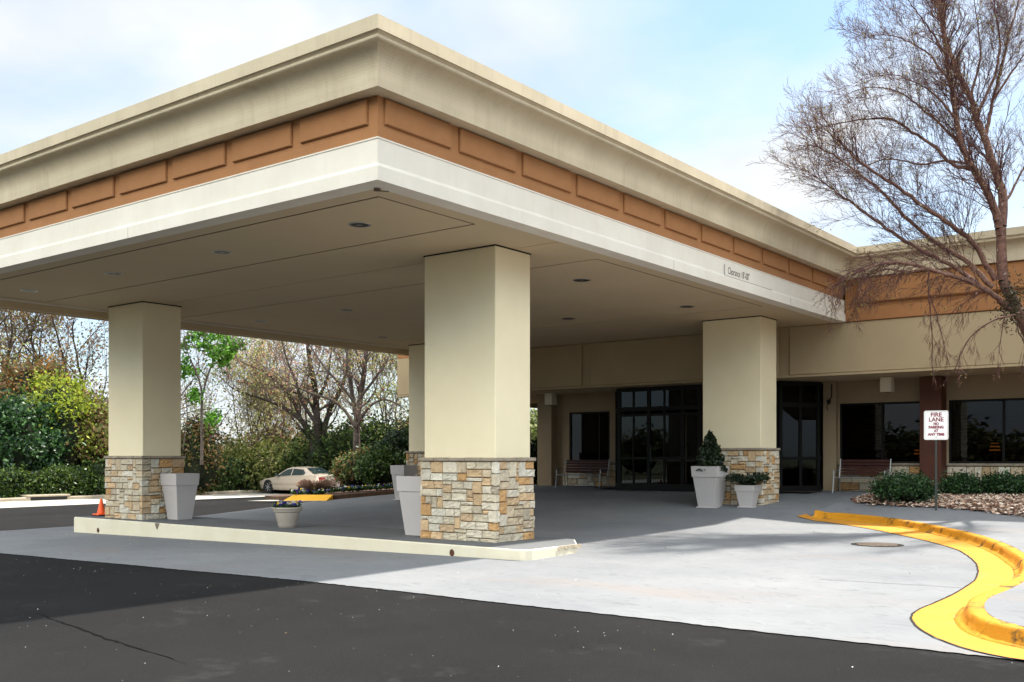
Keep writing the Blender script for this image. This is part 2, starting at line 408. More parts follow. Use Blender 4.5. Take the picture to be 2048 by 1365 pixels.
def sheet(name, x0, x1, y0, y1, dz, m, step=1.0, hf=h, kind='structure'):
    xs = ticks(x0, x1, step, XS); ys = ticks(y0, y1, step, YS)
    V = [(x, y, hf(x, y)+dz) for y in ys for x in xs]; nx = len(xs)
    F = [(j*nx+i, j*nx+i+1, (j+1)*nx+i+1, (j+1)*nx+i) for j in range(len(ys)-1) for i in range(nx-1)]
    o = npmesh(name, V, F, m); o['kind'] = kind; return o
CAMF = Vector((-math.sin(R(YAW)), math.cos(R(YAW)), 0)); CAMR = Vector((math.cos(R(YAW)), math.sin(R(YAW)), 0))
def at(px, d, z=0.0):       # plan position seen in photo column px at depth d
    p = CAMF*d + CAMR*((px-1024)/2025*d); return (p.x, p.y, z)
def at3(px, py, d):
    p = CAMF*d + CAMR*((px-1024)/2025*d); return Vector((p.x, p.y, EYE + (915-py)/2025*d))

# base ground out to the horizon
xs = [-900,-400,-200,-120,-80,-60,-50,-45.2,-40,-30,-20,-10,0,20,60,200,600,900]
ys = [-600,-200,-80,-40,0,10,20,30,40,60,90,150,300,600,1000]
V = [(x, y, min(h(x, y), .3) - .12 - (0.0 if abs(x) < 100 and abs(y) < 120 else .5)) for y in ys for x in xs]
nx = len(xs); F = [(j*nx+i, j*nx+i+1, (j+1)*nx+i+1, (j+1)*nx+i) for j in range(len(ys)-1) for i in range(nx-1)]
g = npmesh('ground', V, F, M['earth']); g['kind'] = 'structure'
sheet('verge', -75, -44.7, -10, 95, .06, M['earth'], 3)
sheet('road', -39.0, 40, -40, 70, -.012, M['asphalt'], 1.5)
sheet('parking_bay', -44.5, -39.0, -40, 95, -.012, M['baycon'], 2)
sheet('driveway', -26.8, 14, 9.68, 31.2, .0, M['concrete'], .5)
# ragged front edge of the concrete where the asphalt laps it
mb = MB(); n = 420; e0 = []; e1 = []
for i in range(n+1):
    x = -26.8 + i*(25.2/n); yy = 9.60+rng.normal(0,.010)+.012*math.sin(x*1.9); e0.append((x, yy, h(x, yy))); e1.append((x, 9.68, h(x, 9.68)))
mb.add(e0+e1, [(i, i+1, n+2+i, n+1+i) for i in range(n)])
mb.build('driveway', M['concrete'])['kind'] = 'structure'

# ------------------------------------------------------------------ yellow kerb, gutter, raised walk
def spline(P, n=8):
    P = [np.array(p, float) for p in P]; Q = [2*P[0]-P[1]] + P + [2*P[-1]-P[-2]]; out = []
    for i in range(1, len(Q)-2):
        for k in range(n):
            t = k/n; a, b, c, d = Q[i-1], Q[i], Q[i+1], Q[i+2]
            out.append(.5*((2*b)+(-a+c)*t+(2*a-5*b+4*c-d)*t*t+(-a+3*b-3*c+d)*t**3))
    out.append(Q[-2]); return out
I = spline([(-9.45,25.06),(-8.5,24.85),(-7.33,24.10),(-6.21,23.0),(-5.0,21.32),(-4.23,19.86),(-3.7,18.63),(-3.3,17.5),(-2.95,16.4),(-2.72,15.2),(-2.63,14.07),(-2.63,13.1),(-2.66,12.3),(-2.58,11.64),(-2.40,11.05),(-2.2,10.7),(-1.9,10.44),(-1.3,10.2),(0,10.05),(3,9.98),(7,9.96),(12,9.95)], 6)
def offset(P, d):
    out = []
    for i in range(len(P)):
        t = P[min(i+1,len(P)-1)]-P[max(i-1,0)]; t = t/np.linalg.norm(t); out.append(P[i]+np.array([t[1], -t[0]])*d)   # to the right hand
    return out
def kz(p): return h(*p)
prof = [(0,.0,-.2),(0,.0,.148),(.04,0,.157),(.13,0,.155),(.155,0,.150),(.172,0,.134),(.190,0,.09),(.212,0,.040),(.245,0,.015),(.29,0,.005),(.30,0,-.1)]
mb = MB(); rows = []
for (o_, _, z_) in prof:
    Pp = offset(I, o_); rows.append([(p[0]+rng.normal(0,.004), p[1]+rng.normal(0,.004), kz(q)+z_+(rng.normal(0,.003) if z_ > 0 else 0)) for p, q in zip(Pp, I)])
nI = len(I); vs = [p for r_ in rows for p in r_]
fs = [(j*nI+i, (j+1)*nI+i, (j+1)*nI+i+1, j*nI+i+1) for j in range(len(rows)-1) for i in range(nI-1)]
fs.append(tuple(j*nI for j in range(len(rows)))); mb.add(vs, fs)
yk = empty('yellow_kerb', (float(I[0][0]), float(I[0][1]), h(*I[0])), 'bright yellow painted kerb snaking in an S around the raised walk, dark scuffs on its face', 'kerb')
k1 = mb.build('kerb_stone', M['yellow'], yk, True)
Gp = spline([(-10.3,24.6),(-9.53,24.35),(-8.8,23.95),(-8.07,23.39),(-7.1,22.45),(-6.11,21.24),(-5.33,20.14),(-4.67,19.04),(-4.26,18.07),(-3.92,17.11),(-3.67,16.21),(-3.49,15.38),(-3.38,14.66),(-3.33,13.9),(-3.30,13.2),(-3.30,12.5),(-3.31,11.9),(-3.24,11.35),(-3.05,10.84),(-2.8,10.38),(-2.5,10.0),(-2.19,9.74),(-1.7,9.58),(0,9.52),(4,9.5),(12,9.5)], 6)
def resample(P, n):
    P = np.array(P); s = np.r_[0, np.cumsum(np.linalg.norm(np.diff(P, axis=0), axis=1))]; t = np.linspace(0, s[-1], n)
    return np.c_[np.interp(t, s, P[:,0]), np.interp(t, s, P[:,1])]
foot = offset(I, .29); foot = [np.array([-9.75,25.0])] + foot
# match each foot point with the nearest gutter point so the ribbon never folds
Ga = resample(Gp, 900); Fa = resample(foot, 260); idx = []; last = 0
for p in Fa:
    d = np.linalg.norm(Ga[last:last+60]-p, axis=1); last = last+int(np.argmin(d)); idx.append(last)
idx = np.array(idx)
Gm = np.array([Ga[max(0,int(np.mean(idx[max(0,i-3):i+4])))] for i in range(len(idx))])
mb = MB(); nn = len(Fa); W = 5; vs = []
for w in range(W):
    t = w/(W-1)
    for a, b in zip(Fa, Gm):
        p = a*(1-t)+b*t; vs.append((p[0], p[1], h(*p)+.006))
mb.add(vs, [(w*nn+i, (w+1)*nn+i, (w+1)*nn+i+1, w*nn+i+1) for w in range(W-1) for i in range(nn-1)])
mb.build('gutter', M['yellowflat'], yk)
# thin dark crack where gutter meets drive
mb = MB(); jit = rng.normal(0, .004, (nn, 2)); vs = []
for side in (0, 1):
    for i, b in enumerate(Gm):
        a = Fa[i]; dv = (b-a)/(np.linalg.norm(b-a)+1e-6); p = b+dv*(.022*side)+jit[i]; vs.append((p[0], p[1], h(*p)+.010))
mb.add(vs, [(i, nn+i, nn+i+1, i+1) for i in range(nn-1)]); mb.build('crack', M['joint'], yk)

# raised walk: from the kerb line back to the building
mb = MB(); vs = []; N2 = 26
for k in range(N2):
    t = k/(N2-1)
    for i, p in enumerate(I):
        # march each kerb point to a far line
        q = np.array([min(14.0, max(p[0], -9.45) + (14.0+9.45)*((i)/(nI-1))**1.0*0 + 0), 31.0])
        s_ = i/(nI-1)
        q = np.array([-9.45 + s_*23.45, 31.2])
        r_ = p*(1-t)+q*t
        kzv = h(*p)+.150; zz = kzv*(1-min(1,t*5)) + max(hw(*r_), kzv)*min(1,t*5)
        vs.append((r_[0], r_[1], zz))
mb.add(vs, [(k*nI+i, k*nI+i+1, (k+1)*nI+i+1, (k+1)*nI+i) for k in range(N2-1) for i in range(nI-1)])
# closing side by the entrance
o_ = len(mb.v); e = [vs[k*nI] for k in range(N2)]
mb.add(e+[(x, y, h(x,y)-.1) for x, y, z in e], [(k, N2+k, N2+k+1, k+1) for k in range(N2-1)])
wk = mb.build('sidewalk', M['concrete']); wk['kind'] = 'structure'
from mathutils.bvhtree import BVHTree
_bv = BVHTree.FromPolygons([Vector(v) for v in wk.data.vertices.values() and [tuple(v.co) for v in wk.data.vertices]], [tuple(p.vertices) for p in wk.data.polygons])
def walkz(x, y):
    r = _bv.ray_cast(Vector((x, y, 5)), Vector((0,0,-1)))
    return r[0].z if r[0] is not None else hw(x, y)

mb = MB()
def road_strip(p, q, w, jit, n=60):
    p = np.array(p, float); q = np.array(q, float); tt = (q-p)/np.linalg.norm(q-p); nr = np.array([-tt[1], tt[0]]); A = []; B = []; o_ = 0
    for i in range(n+1):
        o_ = .85*o_+rng.normal(0, jit); ww = w*(.25+.75*rng.random())*math.sin(math.pi*(i+.3)/(n+.6)); c = p+(q-p)*i/n+nr*o_
        a = c+nr*ww/2; b = c-nr*ww/2; A.append((a[0], a[1], h(*a)-.008)); B.append((b[0], b[1], h(*b)-.008))
    mb.add(A+B, [(i, n+1+i, n+2+i, i+1) for i in range(n)])
ca = at(60, 11.6); cb_ = at(380, 8.6); road_strip(ca[:2], cb_[:2], .05, .008)
M['crack'] = mat('crack_dark', (.005, .005, .005), 1, spec=.05)
ca = at(1500, 7.9); cb_ = at(1900, 7.6); road_strip(ca[:2], cb_[:2], .02, .01)
mb.build('road_crack', M['crack'])['kind'] = 'structure'
# concrete control joints on the drive
mb = MB()
def strip(mb, p, q, w, dz, n=30, jit=0.0):
    p = np.array(p, float); q = np.array(q, float); t = (q-p)/np.linalg.norm(q-p); nrm = np.array([-t[1], t[0]])
    A = []; B = []
    for i in range(n+1):
        c = p+(q-p)*i/n + nrm*rng.normal(0, jit); a = c+nrm*w/2; b = c-nrm*w/2
        A.append((a[0], a[1], h(*a)+dz)); B.append((b[0], b[1], h(*b)+dz))
    mb.add(A+B, [(i, n+1+i, n+2+i, i+1) for i in range(n)])
strip(mb, (-5.2,13.82), (-3.33,14.02), .012, .004, 20, .002)
strip(mb, (-26.7,13.0), (-24.9,13.2), .01, .004)
jo = mb.build('pavement_joint', M['joint']); jo['kind'] = 'structure'

# ------------------------------------------------------------------ traffic island under the columns
IZ = .12
isl = empty('traffic_island', (-17.4, 14.6, IZ), 'long low concrete island with cream painted face and grey top carrying the front columns', 'traffic island')
out = [(-24.75,13.78),(-10.10,13.38),(-10.02,13.42),(-9.97,13.55),(-9.95,14.85),(-10.05,15.0),(-10.6,15.75),(-24.75,15.75)]
mb = MB(); n = len(out); b = .02
cx, cy = -17.4, 14.7
inn = [(x+(b if x < cx else -b), y+(b if y < cy else -b)) for x, y in out]
mb.add([(x, y, -.5) for x, y in out]+[(x, y, IZ-b) for x, y in out]+[(x, y, IZ) for x, y in inn], [(i, (i+1)%n, n+(i+1)%n, n+i) for i in range(n)]+[(n+i, n+(i+1)%n, 2*n+(i+1)%n, 2*n+i) for i in range(n)])
mb.build('painted_face', M['cface'], isl)
mb = MB(); mb.add([(x, y, IZ) for x, y in inn], [tuple(range(n))]); mb.build('top', M['ctop'], isl)
def fronty(x): return 13.78 + (x+24.75)/14.65*(-.40)
for px, zc, r in ((-23.55, -.17, .055), (-11.62, -.02, .055)):
    mb = MB(); y = fronty(px); vs = []
    for k in range(14):
        a = 2*math.pi*k/14; vs.append((px+r*math.cos(a), y-.008, zc+r*1.15*math.sin(a)))
    mb.add(vs, [tuple(range(14))]); mb.build('drain_hole', M['rust'], isl)
mb = MB(); y = fronty(-20.9)-.008; mb.add([(-21.0,y,.115),(-20.8,y,.115),(-20.86,y,.02),(-20.91,y,-.04),(-20.96,y,.03)], [(0,1,2,3,4)]); tag(mb.build('chip', M['iron'], isl))
# broken edge on the right end
mb = MB(); vs = []; yy = np.linspace(14.25, 14.98, 16)
for i, y_ in enumerate(yy): vs.append((-9.946, y_, .121))
for i, y_ in enumerate(yy): vs.append((-9.944+.012*rng.random(), y_, .10-.065*rng.random()))
mb.add(vs, [(i, i+1, 17+i, 16+i) for i in range(15)]); mb.build('chipped_edge', M['kerb'], isl)

# ------------------------------------------------------------------ stone cladding
PAL = [((.62,.55,.43),8),((.60,.52,.385),6),((.56,.45,.31),4),((.58,.41,.24),5),((.54,.32,.14),3),((.48,.41,.30),3),((.65,.60,.49),4),((.50,.36,.22),2)]
PW = [c for c, w in PAL for _ in range(w)]
def stone_ring(faces, z0, z1, cell=.07, closed=True, seed=1, big=1.0):
    """faces: list of (origin(x,y), dir(x,y), length). outward normal is to the right of dir."""
    rr = random.Random(seed); mb = MB(); cols = []; nf = [max(3, round(l/cell)) for _, _, l in faces]
    starts = [0]
    for n_ in nf: starts.append(starts[-1]+n_)
    NU = starts[-1]; NV = max(1, round((z1-z0)/cell)); cz = (z1-z0)/NV
    occ = [[False]*NU for _ in range(NV)]
    def face_of(u):
        for i in range(len(nf)):
            if starts[i] <= u < starts[i+1]: return i
    for v in range(NV):
        u = 0; order = list(range(NU))
        if closed: 
            off = rr.randrange(NU); order = [(k+off)%NU for k in order]
        for u in order:
            if occ[v][u]: continue
            hh = rr.choice([1,2,2,2,2,2,3]) if big == 1 else rr.choice([2,2,3]); ww = rr.choice([3,3,4,4,5,5]) if hh < 3 else rr.choice([2,3,3])
            if hh == 1: ww = rr.choice([3,4,5,6])
            if v+hh == NV-1: hh += 1
            hh = min(hh, NV-v); w = 0
            while w < ww:
                uu = u+w
                if uu >= NU:
                    if not closed: break
                    uu -= NU
                if occ[v][uu]: break
                w += 1
            # look ahead: avoid 1-cell slivers
            nu = (u+w)%NU
            if (closed or u+w < NU) and not occ[v][nu]:
                n2 = (u+w+1)%NU
                if (occ[v][n2] if (closed or u+w+1 < NU) else True): w += 1
            hh2 = 1
            while hh2 < hh and all(not occ[v+hh2][(u+k)%NU] for k in range(w)): hh2 += 1
            hh = hh2
            for a in range(hh):
                for k in range(w): occ[v+a][(u+k)%NU] = True
            col = rr.choice(PW); jv = .88+.24*rr.random(); col = tuple(min(.8, c*jv) for c in col)
            th = .030+.022*rr.random(); k = 0
            while k < w:
                uu = (u+k)%NU; fi = face_of(uu); run = min(w-k, starts[fi+1]-uu)
                (ox, oy), (dx_, dy_), ln = faces[fi]; cw = ln/nf[fi]
                s0 = (uu-starts[fi])*cw; s1 = s0+run*cw
                cornA = (uu == starts[fi]) and (closed or fi > 0); cornB = (uu+run == starts[fi+1]) and (closed or fi < len(nf)-1)
                contA = cornA; contB = cornB
                gp = .006
                a0 = s0-(th if cornA else -gp); a1 = s1+(th if cornB else -gp); b0 = z0+v*cz+gp; b1 = z0+(v+hh)*cz-gp
                bv = .012
                i0 = a0+(0 if cornA else bv); i1 = a1-(0 if cornB else bv); j0 = b0+bv; j1 = b1-bv
                nxn, nyn = dy_, -dx_
                def P(s_, z_, t_): return (ox+dx_*s_+nxn*t_, oy+dy_*s_+nyn*t_, z_)
                # grid front
                gu, gv = max(2, min(5, run)), 3
                vs = []; 
                for q in range(gv+1):
                    for p_ in range(gu+1):
                        su = i0+(i1-i0)*p_/gu; zv = j0+(j1-j0)*q/gv
                        edge = (p_ == 0 and cornA) or (p_ == gu and cornB)
                        tj = th if edge else th+rr.uniform(-.012,.012)
                        vs.append(P(su+(0 if edge else rr.uniform(-.004,.004)), zv+rr.uniform(-.003,.003), tj))
                fs = [(q*(gu+1)+p_, q*(gu+1)+p_+1, (q+1)*(gu+1)+p_+1, (q+1)*(gu+1)+p_) for q in range(gv) for p_ in range(gu)]
                # rim
                rim = [q for q in range(gu+1)]+[(gu+1)*q+gu for q in range(1, gv+1)]+[(gu+1)*gv+q for q in range(gu-1, -1, -1)]+[(gu+1)*q for q in range(gv-1, 0, -1)]
                base = len(vs); 
                for ri in rim:
                    q, p_ = divmod(ri, gu+1)
                    su = i0+(i1-i0)*p_/gu; zv = j0+(j1-j0)*q/gv
                    if p_ == 0: su = a0
                    if p_ == gu: su = a1
                    if q == 0: zv = b0
                    if q == gv: zv = b1
                    vs.append(P(su, zv, th*.45 if not ((p_ == 0 and cornA) or (p_ == gu and cornB)) else th))
                base2 = len(vs)
                for ri in rim:
                    q, p_ = divmod(ri, gu+1)
                    su = i0+(i1-i0)*p_/gu; zv = j0+(j1-j0)*q/gv
                    if p_ == 0: su = a0
                    if p_ == gu: su = a1
                    if q == 0: zv = b0
                    if q == gv: zv = b1
                    vs.append(P(su, zv, -.005))
                m_ = len(rim)
                fs += [(rim[i], base+i, base+(i+1)%m_, rim[(i+1)%m_]) for i in range(m_)]
                fs += [(base+i, base2+i, base2+(i+1)%m_, base+(i+1)%m_) for i in range(m_)]
                mb.add(vs, fs, 0, col)
                k += run
    return mb
def rect_faces(x0, x1, y0, y1):
    return [((x0,y0),(1,0),x1-x0), ((x1,y0),(0,1),y1-y0), ((x1,y1),(-1,0),x1-x0), ((x0,y1),(0,-1),y1-y0)]

# ------------------------------------------------------------------ canopy
ZS = 5.46
X0, X1, Y0, Y1 = -24.8, -9.96, 9.94, 28.4
PATH = [(-27.4,36),(-27.4,28.4),(-24.8,28.4),(-24.8,9.94),(-9.96,9.94),(-9.96,28.4),(22,28.4)]
def sweep(path, prof, i0, i1, capends=True):
    """prof: closed list of (out, z); outward is to the right of travel."""
    mb = MB(); rings = []
    for i in range(i0, i1+1):
        p = Vector(path[i]); 
        a = (Vector(path[i])-Vector(path[i-1])).normalized() if i > 0 else None
        b_ = (Vector(path[i+1])-Vector(path[i])).normalized() if i < len(path)-1 else None
        if a is None: a = b_
        if b_ is None: b_ = a
        na = Vector((a.y, -a.x)); nb = Vector((b_.y, -b_.x))
        mt = na+nb if (na-nb).length > .01 else na
        rings.append([(p.x+mt.x*o, p.y+mt.y*o, z) for o, z in prof])
    n = len(prof); vs = [q for r in rings for q in r]
    fs = [(j*n+k, (j+1)*n+k, (j+1)*n+(k+1)%n, j*n+(k+1)%n) for j in range(len(rings)-1) for k in range(n)]
    if capends: fs += [tuple(range(n)), tuple((len(rings)-1)*n+k for k in range(n))[::-1]]
    mb.add(vs, fs); return mb
# travel order keeps outside on the right: reverse check -> path runs left wing, down, along front, up, right
WHITE = [(-.28,ZS),(.045,ZS),(.045,5.655),(.004,5.715),(.0,6.045),(.012,6.05),(.012,6.07),(-.28,6.07)]
BROWN = [(-.28,6.07),(-.03,6.07),(-.03,6.66),(-.28,6.66)]
CORN = [(-.28,6.655),(.225,6.655),(.235,6.775),*[(.235+.225*(1-math.cos(R(a))), 6.86+.29*math.sin(R(a))) for a in range(0, 91, 9)],(.475,7.15),(.495,7.165),(.50,7.185),(.485,7.21),(.52,7.245),(.545,7.245),(.55,7.43),(-.28,7.43)]
canopy = empty('entrance_canopy', (-17.4, 19.0, 0.12), 'huge flat roofed entrance canopy on stone based columns with brown panelled frieze and white fascia', 'canopy')
sweep(PATH[2:6], WHITE, 0, 3).build('fascia', M['white'], canopy)
fz = sweep(PATH[2:6], BROWN, 0, 3).build('frieze', M['brown'], canopy)
cmb = sweep(PATH, CORN, 2, 5, False)
cmb.build('cornice', M['cornice'], canopy)
# raised frieze panels, each a sub-part
def panel_mesh(w, z0=6.275, z1=6.635, t=.045, b=.012):
    mb = MB(); fr = [(0,z0),(w,z0),(w,z1),(0,z1)]; inn = [(b,z0+b),(w-b,z0+b),(w-b,z1-b),(b,z1-b)]
    vs = [(x,0,z) for x,z in fr]+[(x,-t*.6,z) for x,z in fr]+[(x,-t,z) for x,z in inn]
    fs = [(i,(i+1)%4,4+(i+1)%4,4+i) for i in range(4)]+[(4+i,4+(i+1)%4,8+(i+1)%4,8+i) for i in range(4)]+[(8,9,10,11)]
    mb.add(vs, fs); return mb
pm = panel_mesh(1.39).build('panel', M['brown'], None)
pm.parent = fz; pm.matrix_parent_inverse = Matrix.Identity(4)
OFF = Vector(canopy.location)
def put_panel(o, x, y, rot):
    o.matrix_parent_inverse = Matrix.Identity(4)
    o.location = Vector((x, y, 0)); o.rotation_euler = (0, 0, rot)
first = True
slots = [(-11.56-1.59*k, Y0+.03, 0) for k in range(9)] + [(X1-.03, 10.09+1.595*k, R(90)) for k in range(11)] + [(X0+.03, 27.9-1.595*k, R(-90)) for k in range(11)]
for x, y, ro in slots:
    o = pm if first else pm.copy()
    if not first: SC.collection.objects.link(o)
    first = False; o.parent = fz
    put_panel(o, x, y, ro)
# soffit with grooves cut as real gaps between boards
def soffit(mb, x0, x1, y0, y1): mb.box(x0, x1, y0, y1, ZS+.004, ZS+.012)
mb = MB(); gw = .045
xa, xb = X0+.05, X1-.05; gx0, gx1 = -24.24, -10.58
bands = [(Y0+.05, 10.57), (10.57, 12.77), (12.77, 16.46), (16.46, 24.15), (24.15, 28.45)]
soffit(mb, xa, xb, bands[0][0], bands[0][1]-gw/2)
for y0_, y1_ in (bands[1], bands[3]):
    soffit(mb, xa, gx0-gw/2, y0_-gw/2, y1_+gw/2); soffit(mb, gx1+gw/2, xb, y0_-gw/2, y1_+gw/2)
    soffit(mb, gx0+gw/2, gx1-gw/2, y0_+gw/2, y1_-gw/2)
soffit(mb, xa, xb, bands[2][0]+gw/2, 14.72-gw/4); soffit(mb, xa, xb, 14.72+gw/4, bands[2][1]-gw/2)
soffit(mb, xa, xb, bands[4][0]+gw/2, bands[4][1])
mb.build('soffit', M['soffit'], canopy)
mb = MB(); mb.box(X0+.2, X1-.2, Y0+.2, Y1+.04, ZS+.0135, ZS+.08); mb.build('soffit_backing', M['joint'], canopy)
mb = MB(); mb.box(X0-.10, X0+.10, Y0+.0, 28.3, ZS-.17, ZS-.002); mb.box(X0-.14, X0-.101, Y0+.0, 28.3, ZS-.19, ZS-.06); mb.build('edge_beam', M['soffit'], canopy)
mb = MB(); mb.box(X0+.25, X1-.25, Y0+.25, Y1+.33, 7.2, 7.3); mb.build('roof', M['grey'], canopy)
# fascia joints: thin vertical sealant lines
for bx_ in ((X1+.044, X1+.048, 18.32, 18.328), (X1+.044, X1+.048, 24.4, 24.408), (-16.01, -16.002, Y0-.048, Y0-.044), (-21.8, -21.792, Y0-.048, Y0-.044)):
    mb = MB(); mb.box(*bx_, ZS+.003, 5.65); mb.build('fascia_joint', M['grey'], canopy)
# recessed downlights
lx = [-12.08, -15.72, -19.35, -22.85]; ly = [11.64, 18.2, 23.02]
def downlight():
    mb = MB(); n = 20; prof = [(.175,-.012),(.19,-.004),(.19,.002),(.150,.002),(.150,-.010)]
    vs = [(r*math.cos(2*math.pi*k/n), r*math.sin(2*math.pi*k/n), z) for r, z in prof for k in range(n)]
    mb.add(vs, [(j*n+k, j*n+(k+1)%n, (j+1)%5*n+(k+1)%n, (j+1)%5*n+k) for j in range(5) for k in range(n)], 0)
    vs = [(.152*math.cos(2*math.pi*k/n), .152*math.sin(2*math.pi*k/n), -.009) for k in range(n)]
    mb.add(vs, [tuple(range(n))[::-1]], 1)
    vs = [(.05*math.cos(2*math.pi*k/n), .05*math.sin(2*math.pi*k/n), -.013) for k in range(n)]
    mb.add(vs, [tuple(range(n))[::-1]], 2)
    return mb
dl = downlight().build('downlight', [M['trim'], M['can'], M['metalw']])
first = True
for y in ly:
    for x in lx:
        o = dl if first else dl.copy()
        if not first: SC.collection.objects.link(o)
        first = False; o.parent = canopy; o.matrix_parent_inverse = Matrix.Translation(canopy.location).inverted(); o.location = (x, y, ZS+.004)
# small bracket stub at the corner of the soffit
mb = MB(); mb.lathe([(.05,0),(.05,.02)], -10.25, 10.22, 12, 0, ZS-.02); mb.tube([(-10.3,10.2,ZS-.03),(-10.1,10.3,ZS-.05)], .008, 6); mb.build('hose_hook', M['iron'], canopy)

# columns, each with shaft, stone base, cap
def column(x0, x1, y0, y1, zb, zc, seed, lab):
    sh = MB(); sh.rbox(x0, x1, y0, y1, zc+.01, ZS+.03, .012)
    c = sh.build('column', M['stucco'], canopy)
    c['label'] = lab
    e = .012
    mb = MB(); mb.box(x0-e, x1+e, y0-e, y1+e, zb-.3, zc-.01); 
    core = mb; st = stone_ring(rect_faces(x0-e, x1+e, y0-e, y1+e), zb-.01, zc-.015, .074, True, seed)
    # mortar core + stones in one mesh
    n0 = len(st.v); st.add(core.v, core.f, 1, (.1,.08,.05))
    b_ = st.build('stone_base', [M['stone'], M['mortar']], None); b_.parent = c
    b_.matrix_parent_inverse = c.matrix_basis.inverted()
    # cap made of slabs with rough edges
    mb = MB(); e2 = .085; zc1 = zc+.055
    X_ = [x0-e2, x1+e2]; Y_ = [y0-e2, y1+e2]; rr = random.Random(seed+5)
    def slabs(a, b_, fn):
        n_ = max(2, round((b_-a)/.36)); t = a
        for i in range(n_):
            u = a+(b_-a)*(i+1)/n_; fn(t+.003, u-.003, rr.uniform(-.006,.006)); t = u
    slabs(X_[0], X_[1], lambda p, q, j: mb.rbox(p, q, Y_[0]+j, Y_[0]+.25, zc-.012, zc1+j*.5, .012))
    slabs(X_[0], X_[1], lambda p, q, j: mb.rbox(p, q, Y_[1]-.25, Y_[1]+j, zc-.012, zc1+j*.5, .012))
    slabs(Y_[0]+.255, Y_[1]-.255, lambda p, q, j: mb.rbox(X_[0]+j, X_[0]+.25, p, q, zc-.012, zc1+j*.5, .012))
    slabs(Y_[0]+.255, Y_[1]-.255, lambda p, q, j: mb.rbox(X_[1]-.25, X_[1]+j, p, q, zc-.012, zc1+j*.5, .012))
    k_ = mb.build('stone_cap', M['cap'], None); k_.parent = c; k_.matrix_parent_inverse = c.matrix_basis.inverted()
    # shadow gap at the head
    mb = MB(); mb.box(x0-.012, x1+.012, y0-.012, y1+.012, ZS-.022, ZS+.002); j_ = mb.build('head_joint', M['joint'], None); j_.parent = c; j_.matrix_parent_inverse = c.matrix_basis.inverted()
column(-12.99, -11.27, 14.20, 15.25, IZ, 1.59, 3, 'cream column in the middle foreground, brightest of the four')
column(-23.72, -22.20, 14.12, 15.20, IZ, 1.63, 14, 'cream column at the left end of the island')
column(-12.99, -11.27, 25.68, 26.73, .34, 1.85, 25, 'cream column beside the entrance doors')
column(-23.72, -22.10, 25.15, 26.20, .30, 1.80, 36, 'cream column half hidden behind the middle column')

# lettering helper
def text_obj(body, size, name, m, parent, loc, rot, ext=.002, sx=1.0, align='LEFT', bold=0.0):
    cu = bpy.data.curves.new(name, 'FONT'); cu.body = body; cu.size = size; cu.extrude = ext; cu.align_x = align; cu.offset = bold
    to = bpy.data.objects.new(name, cu); SC.collection.objects.link(to)
    bpy.context.view_layer.update()
    me = bpy.data.meshes.new_from_object(to.evaluated_get(bpy.context.evaluated_depsgraph_get()))
    bpy.data.objects.remove(to); me.name = name
    me.materials.clear(); me.materials.append(m)
    o = bpy.data.objects.new(name, me); SC.collection.objects.link(o)
    Mx = Matrix.Translation(loc) @ Matrix.Rotation(rot, 4, 'Z') @ Matrix.Rotation(R(90), 4, 'X') @ Matrix.Diagonal((sx, 1, 1, 1))
    me.transform(Mx)
    o.parent = parent
    o.matrix_parent_inverse = (Matrix.Translation(parent.location) if parent.parent is None else Matrix.Identity(4)).inverted()
    return o
# clearance plate on the right-hand fascia
mb = MB(); mb.box(X1+.013, X1+.022, 20.72, 23.3, 5.705, 5.935); cs = mb.build('clearance_sign', M['white'], canopy)
cs['label'] = "white plate on the side fascia lettered Clearance 18'-00\""
mb = MB(); mb.box(X1+.012, X1+.026, 20.70, 20.715, 5.70, 5.94); mb.box(X1+.012, X1+.026, 20.70, 23.3, 5.692, 5.702)
o = mb.build('sign_edge', M['grey'], None); o.parent = cs; o.matrix_parent_inverse = Matrix.Identity(4)
o = text_obj("Clearance 18'-00\"", .22, 'lettering', M['joint'], cs, Vector((X1+.023, 20.87, 5.75)), R(90), .001, .72)

# ------------------------------------------------------------------ hotel building
hb = empty('hotel_building', (-3, 31, .6), 'low tan stucco hotel building with brown frieze, deep overhang, stone plinth and dark windows', 'building')
YW = 28.4; ZB = 3.97; YR = 30.9; ZC = 3.97
sweep(PATH, CORN, 0, 2, False).build('cornice', M['cornice'], hb)
sweep(PATH, CORN, 5, 6, False).build('cornice', M['cornice'], hb)
# frieze
mb = MB()
mb.box(X1+.02, 22, YW+.0, YW+.3, ZS, 6.66)
mb.box(-27.38, X0-.02, YW, YW+.3, ZS, 6.66); mb.box(-27.4, -27.1, YW+.301, 36, ZS, 6.66)
mb.build('frieze', M['brown'], hb)
mb = MB(); mb.rbox(-9.55, 22, YW-.13, YW-.001, 5.95, 6.652, .03); mb.build('frieze_panel', M['brown'], hb)
mb = MB(); mb.rbox(X1+.05, 22, YW-.05, YW-.001, ZS+.003, 5.83, .012); mb.build('frieze_board', M['brown'], hb)
